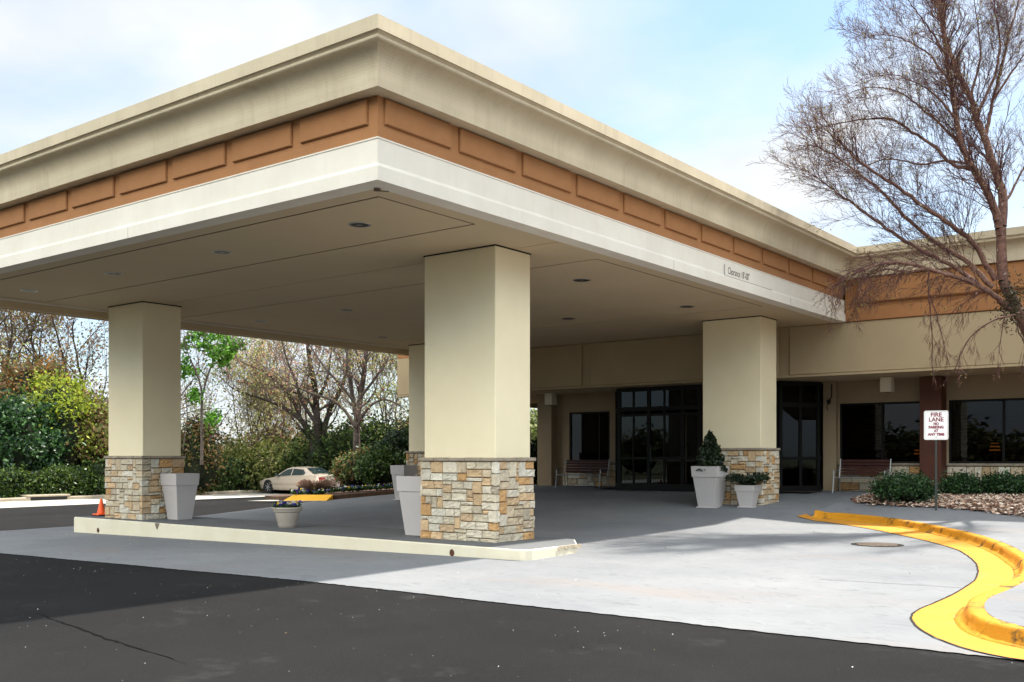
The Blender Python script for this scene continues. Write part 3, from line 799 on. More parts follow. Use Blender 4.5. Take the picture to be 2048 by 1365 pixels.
# upper wall band
mb = MB(); mb.box(-27.4, 22, YW+.06, YW+.3, ZB+.07, ZS-.002)
mb.box(-27.4, -27.15, YW+.301, 36, ZB+.07, ZS-.002)
mb.box(X0-.2, X1+.2, YW+.101, YW+.2, ZS-.1, ZS+.6)
mb.box(-27.15, 22, 45.7, 46, 3.9, 7.19); mb.box(-27.4, -27.15, 36, 46, 3.9, 7.4)
mb.build('upper_wall', M['stucco_tan'], hb)
mb = MB()
for a, b_ in ((-27.4,-18.85),(-18.5,-11.92),(-11.58,-3.2),(-2.85,6),(6.35,14),(14.3,22)): mb.rbox(a, b_, YW-.005, YW+.058, ZB+.075, ZS-.006, .02)
mb.build('wall_panel', M['stucco_tan'], hb)
mb = MB(); mb.rbox(-27.42, 22, YW-.02, YW+.32, ZB, ZB+.068, .01); mb.build('drip_edge', M['stucco_tan'], hb)
# overhang soffit
mb = MB(); mb.box(-27.3, 22, YW+.321, 35.2, ZC+.01, ZC+.06); mb.build('overhang_soffit', M['soffit'], hb)
mb = MB(); mb.box(-27.1, 22, YW+.31, 46, 7.1, 7.2); mb.build('roof', M['grey'], hb)
# ground floor walls: piers, heads, plinths
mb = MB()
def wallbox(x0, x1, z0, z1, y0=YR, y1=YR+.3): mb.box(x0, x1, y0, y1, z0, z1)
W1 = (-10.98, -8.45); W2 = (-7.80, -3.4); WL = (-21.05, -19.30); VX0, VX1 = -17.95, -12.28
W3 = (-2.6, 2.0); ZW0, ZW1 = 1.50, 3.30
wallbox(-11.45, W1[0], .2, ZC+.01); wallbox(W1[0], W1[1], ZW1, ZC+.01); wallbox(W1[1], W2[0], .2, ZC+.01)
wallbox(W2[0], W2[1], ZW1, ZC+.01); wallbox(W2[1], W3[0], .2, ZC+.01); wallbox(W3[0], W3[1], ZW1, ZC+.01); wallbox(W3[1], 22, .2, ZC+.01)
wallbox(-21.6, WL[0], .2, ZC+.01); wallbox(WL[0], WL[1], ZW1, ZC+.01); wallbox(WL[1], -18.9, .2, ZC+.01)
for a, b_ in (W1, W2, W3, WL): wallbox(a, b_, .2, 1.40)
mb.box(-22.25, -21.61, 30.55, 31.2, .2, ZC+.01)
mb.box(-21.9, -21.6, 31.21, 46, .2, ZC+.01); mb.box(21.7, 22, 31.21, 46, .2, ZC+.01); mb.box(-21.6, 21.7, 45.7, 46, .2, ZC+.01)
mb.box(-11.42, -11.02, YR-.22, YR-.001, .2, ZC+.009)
mb.build('wall', M['stucco_shaded'], hb)
# brown pilaster
mb = MB(); mb.rbox(-8.46, -7.86, YR-.55, YR-.002, .3, ZC+.008, .01); mb.build('pilaster', M['brownpaint'], hb)
# stone plinths
for i, (a, b_) in enumerate((W1, W2, W3, WL)):
    a_ = a-.02; c_ = b_+.02
    if i == 0: a_, c_ = -11.0, -8.47
    if i == 1: a_, c_ = -7.84, -2.7
    if i == 2: a_, c_ = -2.66, 4
    if i == 3: a_, c_ = -21.3, -18.95
    st = stone_ring([((a_, YR-.02), (1,0), c_-a_)], .45, 1.39, .105, False, 50+i, 2)
    o_ = len(st.v); mbx = MB(); mbx.box(a_, c_, YR-.018, YR-.001, .3, 1.40); st.add(mbx.v, mbx.f, 1, (.1,.08,.05))
    st.build('stone_plinth', [M['stone'], M['mortar']], hb)
    mb = MB(); mb.rbox(a_-.01, c_+.01, YR-.11, YR+.02, 1.402, 1.475, .012); mb.build('sill', M['cap'], hb)
# windows
def window(x0, x1, z0, z1, y, mull, blinds=True):
    f = MB(); t = .06
    f.box(x0+.002, x1-.002, y+.02, y+.12, z1-t, z1-.002); f.box(x0+.002, x1-.002, y+.02, y+.12, z0, z0+t)
    for xm in [x0+t/2+.002, x1-t/2-.002]+mull: f.box(xm-t/2, xm+t/2, y+.018, y+.122, z0+t, z1-t)
    w = f.build('window', M['frame'], hb)
    xs_ = [x0+t/2]+mull+[x1-t/2]
    for a, b_ in zip(xs_[:-1], xs_[1:]):
        p = MB(); p.box(a+t/2+.002, b_-t/2-.002, y+.06, y+.07, z0+t, z1-t)
        o = p.build('pane', M['glass'], None); o.parent = w; o.matrix_parent_inverse = Matrix.Translation(hb.location).inverted() @ Matrix.Translation(hb.location)
    if blinds:
        bl = MB(); z = z0+.1
        while z < z1-.1:
            bl.add([(x0+.1,y+.20,z),(x1-.1,y+.20,z),(x1-.1,y+.235,z+.06),(x0+.1,y+.235,z+.06)], [(0,1,2,3)]); z += .10
        o = bl.build('blind', M['blind'], None); o.parent = w
    return w
window(W1[0], W1[1], 1.475, ZW1, YR, [-9.7])
window(W2[0], W2[1], 1.475, ZW1, YR, [-6.35, -4.85])
window(W3[0], W3[1], 1.475, ZW1, YR, [-.3])
window(WL[0], WL[1], 1.475, ZW1, YR, [-19.75], False)
# vestibule of black framed glass
VY = 29.25; VT = 3.955; vz = .55
def framewall(mb, p, q, posts, rails, z0, z1, t=.07):
    p = Vector(p); q = Vector(q); d = (q-p); L_ = d.length; d.normalize(); n_ = Vector((-d.y, d.x))
    def bar(s0, s1, za, zb, w=t):
        a = p+d*s0; b_ = p+d*s1; vs = []
        for z in (za, zb):
            for c in (a-n_*w/2, b_-n_*w/2, b_+n_*w/2, a+n_*w/2): vs.append((c.x, c.y, z))
        mb.add(vs, [(0,3,2,1),(4,5,6,7),(0,1,5,4),(1,2,6,5),(2,3,7,6),(3,0,4,7)])
    for s_, w in posts: bar(max(0,s_-w/2), min(L_, s_+w/2), z0, z1, t+.004)
    for z, w in rails: bar(.005, L_-.005, z-w/2, z+w/2)
ves = MB()
framewall(ves, (VX0,VY), (VX1,VY), [(0.05,.16),(.62,.05),(1.2,.12),(1.78,.05),(2.45,.12),(3.05,.12),(4.35,.10),(5.62,.12)], [(3.25,.14),(VT-.06,.12),(1.62,.09),(vz+.12,.22),(3.05,.08)], vz, VT)
framewall(ves, (VX1+.01,VY+.02), (-11.42,30.5), [(.05,.12),(.75,.10),(1.38,.12)], [(3.25,.14),(VT-.06,.12),(1.62,.09),(vz+.12,.22)], vz, VT)
framewall(ves, (VX0-.01,VY+.02), (-18.9,30.7), [(.05,.12),(1.6,.14)], [(3.25,.14),(VT-.06,.12),(vz+.12,.22)], vz, VT)
vo = ves.build('vestibule', M['frame'], hb)
def panes(p, q, z0, z1):
    m_ = MB(); m_.add([(p[0],p[1],z0),(q[0],q[1],z0),(q[0],q[1],z1),(p[0],p[1],z1)], [(0,1,2,3)]); o = m_.build('glass', M['glass'], None); o.parent = vo; return o
for a, b_ in ((.13,1.14),(1.26,2.39),(2.51,2.99),(3.11,4.3),(4.4,5.56)):
    panes((VX0+a,VY), (VX0+b_,VY), vz+.2, 1.575); panes((VX0+a,VY), (VX0+b_,VY), 1.665, 3.01); panes((VX0+a,VY), (VX0+b_,VY), 3.32, VT-.1)
panes((VX1+.05,VY+.08), (-11.46,30.42), vz+.2, 3.18); panes((VX0-.05,VY+.08), (-18.86,30.62), vz+.2, 3.18)
panes((VX1+.05,VY+.08), (-11.46,30.42), 3.32, VT-.1)
for x in (-16.62, -15.35):
    m_ = MB(); m_.tube([(x,VY-.04,1.45),(x,VY-.11,1.5),(x,VY-.11,2.0),(x,VY-.04,2.05)], .014, 8); o = m_.build('door_handle', M['post'], None); o.parent = vo
# roof slab of vestibule and interior shell so that panes look into dark rooms
mb = MB()
mb.box(-21.5, 21.5, 37.0, 37.1, .5, 3.95); mb.box(-21.5, 21.6, YR+.35, 37, .56, .60)
mb.box(-19.0, -11.3, VY+.1, YR+.35, .60, .62)
for x in (-19.0, -11.25, -2.0, 8): mb.box(x-.05, x+.05, YR+.4, 37, .6, 3.95)
mb.box(-21.5, 21.5, YR+.3, 37, 3.93, 3.96)
mb.build('interior', M['interior'], hb)
# lobby lamps glimpsed through the glass
for x, y, z in ((-9.0, 32.2, 1.8), (-6.85, 32.2, 1.95)):
    lp = MB(); lp.lathe([(.16,-.12),(.11,.12)], x, y, 14, 0, z); o = lp.build('lobby_lamp', M['lampglow'], hb)
    lp = MB(); lp.tube([(x,y,.6),(x,y,z-.12)], .02, 6); q_ = lp.build('lamp_stand', M['cream'], hb)
# inner doors and brick seen inside the vestibule
mb = MB()
for x in (-17.2,-16.4,-15.7): mb.box(x-.04, x+.04, YR+.2, YR+.28, .62, 3.2)
mb.box(-17.8, -15.2, YR+.2, YR+.28, 1.5, 1.58); mb.build('inner_door', M['cream'], hb)

# box shaped soffit fittings
def box_light(x, y, lab):
    t = empty('box_light', (x, y, ZC), lab, 'light fitting', 'square box lights hanging under the overhang')
    m_ = MB(); m_.rbox(x-.16, x+.16, y-.16, y+.16, ZC-.42, ZC+.01, .012); m_.build('housing', M['boxlight'], t)
    m_ = MB(); m_.lathe([(.10,0),(.10,.01)], x, y, 16, 0, ZC-.432); m_.build('lens', M['can'], t)
box_light(-9.3, 30.1, 'cream box light hanging over the right-hand bench')
box_light(-21.25, 30.0, 'cream box light hanging above the pier left of the doors')
box_light(-23.9, 33.2, 'cream box light farthest back, under the open end of the overhang')
# wall camera and cable
t = empty('wall_lamp', (-11.15, YR-.25, 3.35), 'small dark gooseneck fixture on the pier right of the doors', 'wall fixture')
mb = MB(); mb.tube([(-11.15,YR-.23,3.9),(-11.15,YR-.24,3.5),(-11.18,YR-.34,3.40)], .018, 8); mb.build('arm', M['frame'], t)
mb = MB(); mb.lathe([(.02,-.08),(.06,-.05),(.06,.03),(.03,.06)], -11.19, YR-.37, 12, 0, 3.36); mb.tube([(-11.2,YR-.37,3.3),(-11.25,YR-.38,3.2),(-11.22,YR-.38,3.08)], .012, 6); mb.build('head', M['frame'], t)
# grey post by the vestibule
t = MB(); t.rbox(-11.62, -11.50, 30.35, 30.47, .55, 1.70, .01); tag(t.build('door_bollard', M['post']), 'waist high dark grey square post at the right edge of the glass vestibule', 'bollard')

# ------------------------------------------------------------------ benches
def bench(x0, x1, y, z, lab):
    t = empty('bench', ((x0+x1)/2, y, z), lab, 'bench', 'slatted benches under the overhang')
    s = MB()
    for k in range(5): s.rbox(x0+.04, x1-.04, y-.22+k*.095, y-.14+k*.095, z+.43, z+.455, .006)
    s.build('seat', M['darkwood'], t)
    s = MB()
    for k in range(5): s.rbox(x0+.04, x1-.04, y+.27+k*.018, y+.295+k*.018, z+.52+k*.095, z+.60+k*.095, .006)
    s.build('backrest', M['darkwood'], t)
    f = MB(); f.tube([(x0,y-.25,z+.44),(x1,y-.25,z+.44)], .018, 8); f.build('front_rail', M['metalw'], t)
    for x in (x0, x1):
        f = MB(); f.tube([(x,y-.32,z-.05),(x,y-.25,z+.44),(x,y-.24,z+.64),(x,y+.2,z+.66)], .02, 8)
        f.build('leg', M['metalw'], t)
        f = MB(); f.tube([(x,y+.32,z-.05),(x,y+.24,z+.42),(x,y+.36,z+1.0)], .02, 8); f.build('leg', M['metalw'], t)
bench(-10.85, -9.35, 30.25, .60, 'dark maroon slatted bench with pale metal legs below the right-hand window')
bench(-20.85, -19.0, 30.05, .58, 'dark slatted bench with pale rail in the shade left of the doors')

# ------------------------------------------------------------------ planters
def planter(x, y, z, hgt, a, rot, saucer, lab, grp='square taupe planters'):
    t = empty('planter', (x, y, z), lab, 'planter', grp)
    k = hgt; b = .62*a
    m_ = MB(); m_.frustum(0,0,.02 if saucer else 0, k*.75, b, a*.9); body = m_
    o = body.build('body', M['planter'], None)
    m2 = MB()
    # collar with open top
    a1 = a*.96; a2 = a; w = .03
    ring0 = [(-a1,-a1),(a1,-a1),(a1,a1),(-a1,a1)]; ring1 = [(-a2,-a2),(a2,-a2),(a2,a2),(-a2,a2)]; ring2 = [(p[0]*(1-w/a2), p[1]*(1-w/a2)) for p in ring1]
    vs = [(p[0],p[1],k*.745) for p in ring0]+[(p[0],p[1],k) for p in ring1]+[(p[0],p[1],k) for p in ring2]+[(p[0],p[1],k-.09) for p in ring2]
    fs = [(0,3,2,1)]+[(i,(i+1)%4,4+(i+1)%4,4+i) for i in range(4)]+[(4+i,4+(i+1)%4,8+(i+1)%4,8+i) for i in range(4)]+[(8+i,8+(i+1)%4,12+(i+1)%4,12+i) for i in range(4)]
    m2.add(vs, fs); o2 = m2.build('collar', M['planter'], None)
    m3 = MB(); m3.add([(p[0],p[1],k-.088) for p in ring2], [(0,1,2,3)]); o3 = m3.build('soil', M['soil'], None)
    parts = [o, o2, o3]
    if saucer:
        m4 = MB(); m4.rbox(-b-.05, b+.05, -b-.05, b+.05, 0, .035, .01); parts.append(m4.build('saucer', M['planter'], None))
    for p in parts: p.parent = t
    t.rotation_euler = (0,0,rot); return t
planter(-21.78, 14.88, IZ, 1.13, .335, 0, False, 'tall empty taupe planter against the left front column')
planter(-13.62, 14.78, IZ, 1.16, .34, 0, False, 'tall taupe planter half hidden behind the middle column base')
planter(-23.15, 24.3, h(-23.15,24.3), 1.15, .31, 0, True, 'tall pale planter by the far column at the back of the drive')
planter(-12.45, 25.05, h(-12.45,24.9)-.01, 1.13, .38, R(0), True, 'tall pale planter holding the dark conical evergreen near the doors')
planter(-11.45, 25.25, h(-11.45,25.2)-.01, .60, .27, R(4), True, 'short pale planter with drooping dark plant before the right-hand column')

# ------------------------------------------------------------------ foliage tools
def leaves(C, size, cols, colw=None, flat=0.0, aspect=.55, crng=None):
    """quads at centres C; returns V, F, colour"""
    r = crng or rng; n = len(C)
    a = r.normal(size=(n,3)); a[:,2] *= (1-flat); a /= np.linalg.norm(a, axis=1)[:,None]
    b = r.normal(size=(n,3)); b -= a*(a*b).sum(1)[:,None]; b /= np.linalg.norm(b, axis=1)[:,None]
    s = size*(.6+.8*r.random(n))[:,None]
    V = np.stack([C-a*s, C-b*s*aspect+a*s*.1, C+a*s, C+b*s*aspect-a*s*.1], 1).reshape(-1,3)
    F = np.arange(n*4).reshape(n,4)
    cols = np.array(cols); ci = r.choice(len(cols), n, p=colw)
    c = cols[ci]*(.7+.6*r.random(n))[:,None]
    return V, F, np.repeat(c, 4, 0)
def blob(C, rad, n, clumps, spread, r=None, zmin=None):
    """leaf centres in clumps over an ellipsoid surface"""
    r = r or rng; C = np.array(C); rad = np.array(rad)
    d = r.normal(size=(clumps,3)); d[:,2] = np.abs(d[:,2])*.95-.25; d /= np.linalg.norm(d, axis=1)[:,None]
    k = C+d*rad*(.72+.33*r.random(clumps))[:,None]
    i = r.integers(0, clumps, n); P = k[i]+r.normal(size=(n,3))*spread*(.5+r.random((n,1)))
    if zmin is not None: P[:,2] = np.where(P[:,2] < zmin, zmin+r.random(n)*.3*rad[2], P[:,2])
    return P
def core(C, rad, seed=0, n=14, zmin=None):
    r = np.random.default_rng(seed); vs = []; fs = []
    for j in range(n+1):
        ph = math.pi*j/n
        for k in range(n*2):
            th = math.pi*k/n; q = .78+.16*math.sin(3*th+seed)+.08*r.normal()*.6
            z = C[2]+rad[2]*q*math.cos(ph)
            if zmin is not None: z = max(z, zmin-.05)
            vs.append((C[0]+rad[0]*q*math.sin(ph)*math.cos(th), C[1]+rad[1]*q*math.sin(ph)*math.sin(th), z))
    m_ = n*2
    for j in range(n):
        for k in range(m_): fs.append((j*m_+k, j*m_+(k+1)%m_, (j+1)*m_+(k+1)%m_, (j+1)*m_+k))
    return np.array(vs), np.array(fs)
def merge(*sets):
    Vs = []; Fs = []; Cs = []; Ms = []; o = 0
    for V, F, c, mi in sets:
        Vs.append(V); Fs.append(F+o); Cs.append(c if c is not None else np.zeros((len(V),3))); Ms.append(np.full(len(F), mi)); o += len(V)
    return np.concatenate(Vs), np.concatenate(Fs), np.concatenate(Cs), np.concatenate(Ms)
def shrub(name, C, rad, n, size, cols, label, cat='shrub', group=None, clumps=90, spread=.12, seed=1, zmin=None, parent=None, m='leafg', cored=True):
    r = np.random.default_rng(seed)
    P = blob(C, rad, n, clumps, spread, r, zmin)
    V, F, c = leaves(P, size, cols, crng=r)
    sets = [(V, F, c, 0)]
    if cored:
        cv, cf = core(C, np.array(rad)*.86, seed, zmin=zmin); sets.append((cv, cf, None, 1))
    V, F, c, mi = merge(*sets)
    o = npmesh(name, V, F, [M[m], M['core']], c, parent, mi=mi)
    return tag(o, label, cat, group)

def segs_mesh(S, n=3):
    """S: array of (p0(3), p1(3), r0, r1) -> V, F of open prisms"""
    S = np.asarray(S, float); p0 = S[:,0:3]; p1 = S[:,3:6]; r0 = S[:,6:7]; r1 = S[:,7:8]
    d = p1-p0; d /= (np.linalg.norm(d, axis=1)[:,None]+1e-9)
    a = np.where(np.abs(d[:,2:3]) < .9, np.array([[0,0,1.]]), np.array([[1.,0,0]]))
    u = np.cross(d, a); u /= np.linalg.norm(u, axis=1)[:,None]; w = np.cross(d, u)
    V = []
    for k in range(n):
        t = 2*math.pi*k/n; V.append(p0+(u*math.cos(t)+w*math.sin(t))*r0)
    for k in range(n):
        t = 2*math.pi*k/n; V.append(p1+(u*math.cos(t)+w*math.sin(t))*r1)
    V = np.stack(V, 1).reshape(-1,3); m_ = len(S)
    base = (np.arange(m_)*2*n)[:,None]
    F = np.concatenate([base+np.array([[k, (k+1)%n, n+(k+1)%n, n+k]]) for k in range(n)], 0)
    return V, F
class Tree:
    def __init__(s, seed): s.r = random.Random(seed); s.thick = []; s.thin = []; s.tips = []
    def seg(s, p, q, r0, r1):
        (s.thick if r0 > .022 else s.thin).append((*p, *q, r0, r1))
    def limb(s, pts, r0, r1):
        n = len(pts)-1
        for i in range(n):
            a = r0+(r1-r0)*i/n; b = r0+(r1-r0)*(i+1)/n; s.seg(pts[i], pts[i+1], a, b)
    def grow(s, p, d, L_, r0, lvl, up=.1, wig=.18, kids=(6,5,4), ratio=.55, ang=45, rmin=.004, minstep=.0, droop=0.0):
        r = s.r; n = max(3, int(5+2*lvl)); st = L_/n; d = Vector(d).normalized(); p = Vector(p)
        rr = r0; pts = [(p.copy(), rr, d.copy())]
        for i in range(n):
            d = (d+Vector((r.gauss(0,wig), r.gauss(0,wig), r.gauss(0,wig)+up-droop*(i/n)))).normalized()
            q = p+d*st; r2 = max(rmin, r0*(1-.75*(i+1)/n)); s.seg(p, q, rr, r2); p = q; rr = r2; pts.append((p.copy(), rr, d.copy()))
        s.tips.append(p.copy())
        if lvl <= 0: return
        k = kids[min(len(kids)-1, len(kids)-lvl)] if lvl <= len(kids) else kids[0]
        for j in range(k):
            t = .25+.75*(j+r.random())/k; i = min(n, max(1, int(t*n))); bp, br, bd = pts[i]
            ax = Vector((r.gauss(0,1), r.gauss(0,1), r.gauss(0,1))).cross(bd)
            if ax.length < .01: continue
            nd = Matrix.Rotation(R(ang*(.6+.7*r.random())), 3, ax.normalized()) @ bd
            s.grow(bp, nd, L_*ratio*(.6+.6*r.random())*(1.15-.4*t), max(rmin, br*.62), lvl-1, up, wig*1.1, kids, ratio, ang, rmin, minstep, droop)
    def mesh(s, name, m_thick, m_thin, parent=None):
        sets = []
        if s.thick: V, F = segs_mesh(s.thick, 7); sets.append((V, F, None, 0))
        if s.thin: V, F = segs_mesh(s.thin, 3); sets.append((V, F, None, 1))
        V, F, c, mi = merge(*sets)
        return npmesh(name, V, F, [m_thick, m_thin], None, parent, smooth=True, mi=mi)

# planter plants
CDARK = [(.010,.020,.008),(.018,.034,.012),(.03,.05,.018)]
t = empty('potted_conifer', (-12.45, 25.05, 1.27), 'dark cone shaped dwarf evergreen growing in the tall planter near the doors', 'evergreen')
r_ = np.random.default_rng(5); n = 5200; zz = r_.random(n)**1.35; th = r_.random(n)*2*math.pi; rd = .37*(1-zz)**.62*(.75+.35*r_.random(n))*(1+.18*np.sin(zz*23+th*2))
P = np.c_[-12.45+rd*np.cos(th), 25.05+rd*np.sin(th), 1.30+zz*1.0+r_.normal(0,.03,n)]
V, F, c = leaves(P, .045, CDARK, crng=r_); cv, cf = core((-12.45,25.05,1.5), (.30,.30,.42), 3); V, F, c, mi = merge((V,F,c,0),(cv,cf,None,1)); npmesh('foliage', V, F, [M['leafg'], M['core']], c, t, mi=mi)
mb = MB(); mb.tube([(-12.45,25.05,1.15),(-12.45,25.05,1.9)], .02, 6); mb.build('stem', M['bark'], t)
t = Tree(8); base = Vector((-11.45, 25.25, .84)); tips = []
for k in range(110):
    a = t.r.random()*6.28; p = base+Vector((math.cos(a)*.06, math.sin(a)*.06, 0)); d = Vector((math.cos(a)*.55, math.sin(a)*.55, .8+.5*t.r.random()))
    for i in range(7):
        d = (d+Vector((0,0,-.19))).normalized(); q = p+d*.085; t.thin.append((*p,*q,.005,.004)); p = q; tips.append(tuple(p+Vector((t.r.gauss(0,.02),t.r.gauss(0,.02),t.r.gauss(0,.02)))))
V, F = segs_mesh(t.thin, 3); LV, LF, LC = leaves(np.repeat(np.array(tips), 3, 0)+r_.normal(0,.02,(len(tips)*3,3)), .035, CDARK, crng=r_)
V, F, c, mi = merge((V,F,np.tile([.02,.03,.01],(len(V),1)),0),(LV,LF,LC,0))
tag(npmesh('potted_fern', V, F, [M['leafg']], c), 'dark drooping fern-like plant spilling from the short planter', 'plant')

# round pot with pansies
t = empty('flower_pot', (-17.35, 14.55, IZ), 'round beige ribbed pot full of pansies in the middle of the island', 'flower pot')
mb = MB(); mb.lathe([(.19,0),(.195,.05),(.205,.06),(.21,.12),(.222,.13),(.255,.30),(.262,.31),(.265,.33)], -17.35, 14.55, 36, 0, IZ); mb.build('body', M['pot'], t, True)
mb = MB(); mb.lathe([(.265,.33),(.285,.335),(.30,.36),(.31,.40),(.325,.41),(.33,.435),(.318,.445),(.295,.44),(.28,.40),(.01,.39)], -17.35, 14.55, 36, 0, IZ); mb.build('rim', M['pot'], t, True)
def flowers(name, pts, nl, lab, cat, kind=None, size=.035, fl=.033):
    r = np.random.default_rng(len(pts)); pts = np.array(pts)
    P = pts[r.integers(0,len(pts),nl)]+r.normal(0,.03,(nl,3))*np.array([1.4,1.4,.8])
    V, F, c = leaves(P, size, [(.03,.07,.015),(.05,.11,.02),(.02,.05,.012)], crng=r)
    Q = pts+np.array([0,0,.035]); Q = np.repeat(Q, 3, 0)+r.normal(0,.012,(len(Q)*3,3))
    FV, FF, _ = leaves(Q, fl, [(1,1,1)], crng=r, aspect=.9)
    pal = np.array([(.06,.035,.30),(.04,.025,.22),(.75,.73,.70),(.85,.55,.04),(.09,.05,.35),(.8,.78,.74)]); pc = pal[r.integers(0,len(pal),len(pts))]
    FC = np.repeat(np.repeat(pc, 3, 0), 4, 0)
    V, F, c, mi = merge((V,F,c,0),(FV,FF,FC,1)); o = npmesh(name, V, F, [M['leafg'], M['petal']], c, mi=mi); tag(o, lab, cat, None, kind); return o
pts = []
for k in range(60):
    a = random.random()*6.28; q = .27*math.sqrt(random.random()); pts.append((-17.35+q*math.cos(a), 14.55+q*math.sin(a), IZ+.45+.05*random.random()))
flowers('pansies', pts, 420, 'purple, white and yellow pansies planted in the round beige pot', 'flowers')

# traffic cone
cz = IZ; t = empty('traffic_cone', (-24.56, 14.42, cz), 'small orange traffic cone behind the left front column on the island', 'traffic cone')
mb = MB(); mb.rbox(-24.72,-24.40,14.26,14.58,cz+.03,cz+.06,.008); mb.build('base', M['orange'], t)
mb = MB(); mb.rbox(-24.725,-24.395,14.255,14.585,cz,cz+.028,.005); mb.build('base_rubber', M['black'], t)
mb = MB(); mb.lathe([(.105,.06),(.10,.08),(.03,.44),(.022,.45)], -24.56, 14.42, 24, 0, cz); mb.build('body', M['orange'], t, True)

# ------------------------------------------------------------------ fire lane sign
sx, sy = at(1872, 24.0)[:2]; sz = walkz(sx, sy)+.05
t = empty('fire_lane_sign', (sx, sy, sz), 'white metal FIRE LANE sign with maroon letters on a dark post in the mulch bed', 'sign')
RS = R(20)
mb = MB(); mb.box(-.022,.022,-.018,.018,-.1,2.05); o = mb.build('post', M['post'], None); o.parent = t
cz_ = EYE+(915-851)/2025*24.0 - sz
def rrect(w, h_, r, y, n=6):
    vs = []
    for cx_, cz2, a0 in ((w/2-r,h_/2-r,0),(-w/2+r,h_/2-r,90),(-w/2+r,-h_/2+r,180),(w/2-r,-h_/2+r,270)):
        for k in range(n+1): a = R(a0+90*k/n); vs.append((cx_+r*math.cos(a), y, cz2+r*math.sin(a)))
    return vs
mb = MB(); f_ = rrect(.535,.69,.045,-.026); b_ = rrect(.535,.69,.045,-.022); n = len(f_)
mb.add([(x,y,z+cz_) for x,y,z in f_+b_], [tuple(range(n))[::-1], tuple(range(n,2*n))]+[(i,(i+1)%n,n+(i+1)%n,n+i) for i in range(n)])
pl = mb.build('plate', M['signw'], None); pl.parent = t
# thin border line
mb = MB(); a_ = rrect(.50,.655,.035,-.029); b2 = rrect(.488,.643,.03,-.029)
mb.add([(x,y,z+cz_) for x,y,z in a_+b2], [(i,(i+1)%n,n+(i+1)%n,n+i) for i in range(n)]); o = mb.build('border', M['grey'], None); o.parent = pl
def sign_text(body, size, z, sx_=1.0, bold=.004):
    cu = bpy.data.curves.new('lettering', 'FONT'); cu.body = body; cu.size = size; cu.align_x = 'CENTER'; cu.offset = bold; cu.extrude = .0008
    to = bpy.data.objects.new('lettering', cu); SC.collection.objects.link(to); bpy.context.view_layer.update()
    me = bpy.data.meshes.new_from_object(to.evaluated_get(bpy.context.evaluated_depsgraph_get())); bpy.data.objects.remove(to)
    me.materials.clear(); me.materials.append(M['maroon'])
    me.transform(Matrix.Translation((0,-.031,z+cz_)) @ Matrix.Rotation(R(90),4,'X') @ Matrix.Diagonal((sx_,1,1,1)))
    o = bpy.data.objects.new('lettering', me); SC.collection.objects.link(o); o.parent = pl
sign_text('FIRE', .135, .205, 1.0, .003); sign_text('LANE', .135, .09, 1.0, .003)
sign_text('NO', .085, .005, .85, .004); sign_text('PARKING', .085, -.075, .92, .004); sign_text('AT', .085, -.158, .85, .004); sign_text('ANY TIME', .085, -.245, .95, .004)
mb = MB(); mb.lathe([(.012,0),(.012,.006)], 0, 0, 8); 
for zz_ in (.295, -.285):
    m_ = MB(); vs = [(.011*math.cos(k*.785), -.031, zz_+cz_+.011*math.sin(k*.785)) for k in range(8)]; m_.add(vs, [tuple(range(8))]); o = m_.build('bolt', M['iron'], None); o.parent = pl
t.rotation_euler = (0, 0, RS)

# ------------------------------------------------------------------ mulch bed
bed = [(-9.2,26.6),(-8.9,26.2),(-8.3,25.8),(-7.4,25.65),(-6.65,25.54),(-5.6,25.0),(-4.58,24.29),(-3.4,23.6),(-2,23.0),(0,22.6),(6,22.4),(6,30.6),(-7.5,30.6),(-8.6,29.6),(-9.2,28.0)]
def inside(x, y, poly):
    c = False; j = len(poly)-1
    for i in range(len(poly)):
        xi, yi = poly[i]; xj, yj = poly[j]
        if (yi > y) != (yj > y) and x < (xj-xi)*(y-yi)/(yj-yi)+xi: c = not c
        j = i
    return c
def bedmound(x, y):
    d = min(math.hypot(x-a, y-b) for a, b in resample(bed[:11], 80)); return .02+.07*min(1, d/.6)
xs = list(np.arange(-9.4, 6.01, .25)); ys = list(np.arange(22.2, 30.8, .25)); mb = MB(); idm = {}
for j, y in enumerate(ys):
    for i, x in enumerate(xs):
        if inside(x, y, bed): idm[(i,j)] = len(mb.v); mb.v.append((x, y, walkz(x,y)+bedmound(x,y)-.005)); mb.c.append((.1,.06,.04))
for (i, j) in list(idm):
    q = [(i,j),(i+1,j),(i+1,j+1),(i,j+1)]
    if all(k in idm for k in q): mb.f.append(tuple(idm[k] for k in q)); mb.m.append(0)
mb.c = []
mb.build('planting_bed', M['mulchbase'])['kind'] = 'structure'
P = []
while len(P) < 15000:
    x = -9.3+rng.random()*9.5; y = 22.4+rng.random()*8
    if inside(x+rng.normal(0,.04), y+rng.normal(0,.04), bed): P.append((x, y, walkz(x,y)+bedmound(x,y)+.005+rng.random()*.03))
V, F, c = leaves(np.array(P), .052, [(.62,.46,.36),(.45,.29,.20),(.22,.11,.07),(.74,.62,.52),(.13,.06,.04),(.50,.36,.27)], flat=.75, aspect=.32)
tag(npmesh('wood_mulch', V, F, [M['chips']], c), 'pale and brown wood chip mulch spread over the bed by the walk', 'mulch', None, 'stuff')
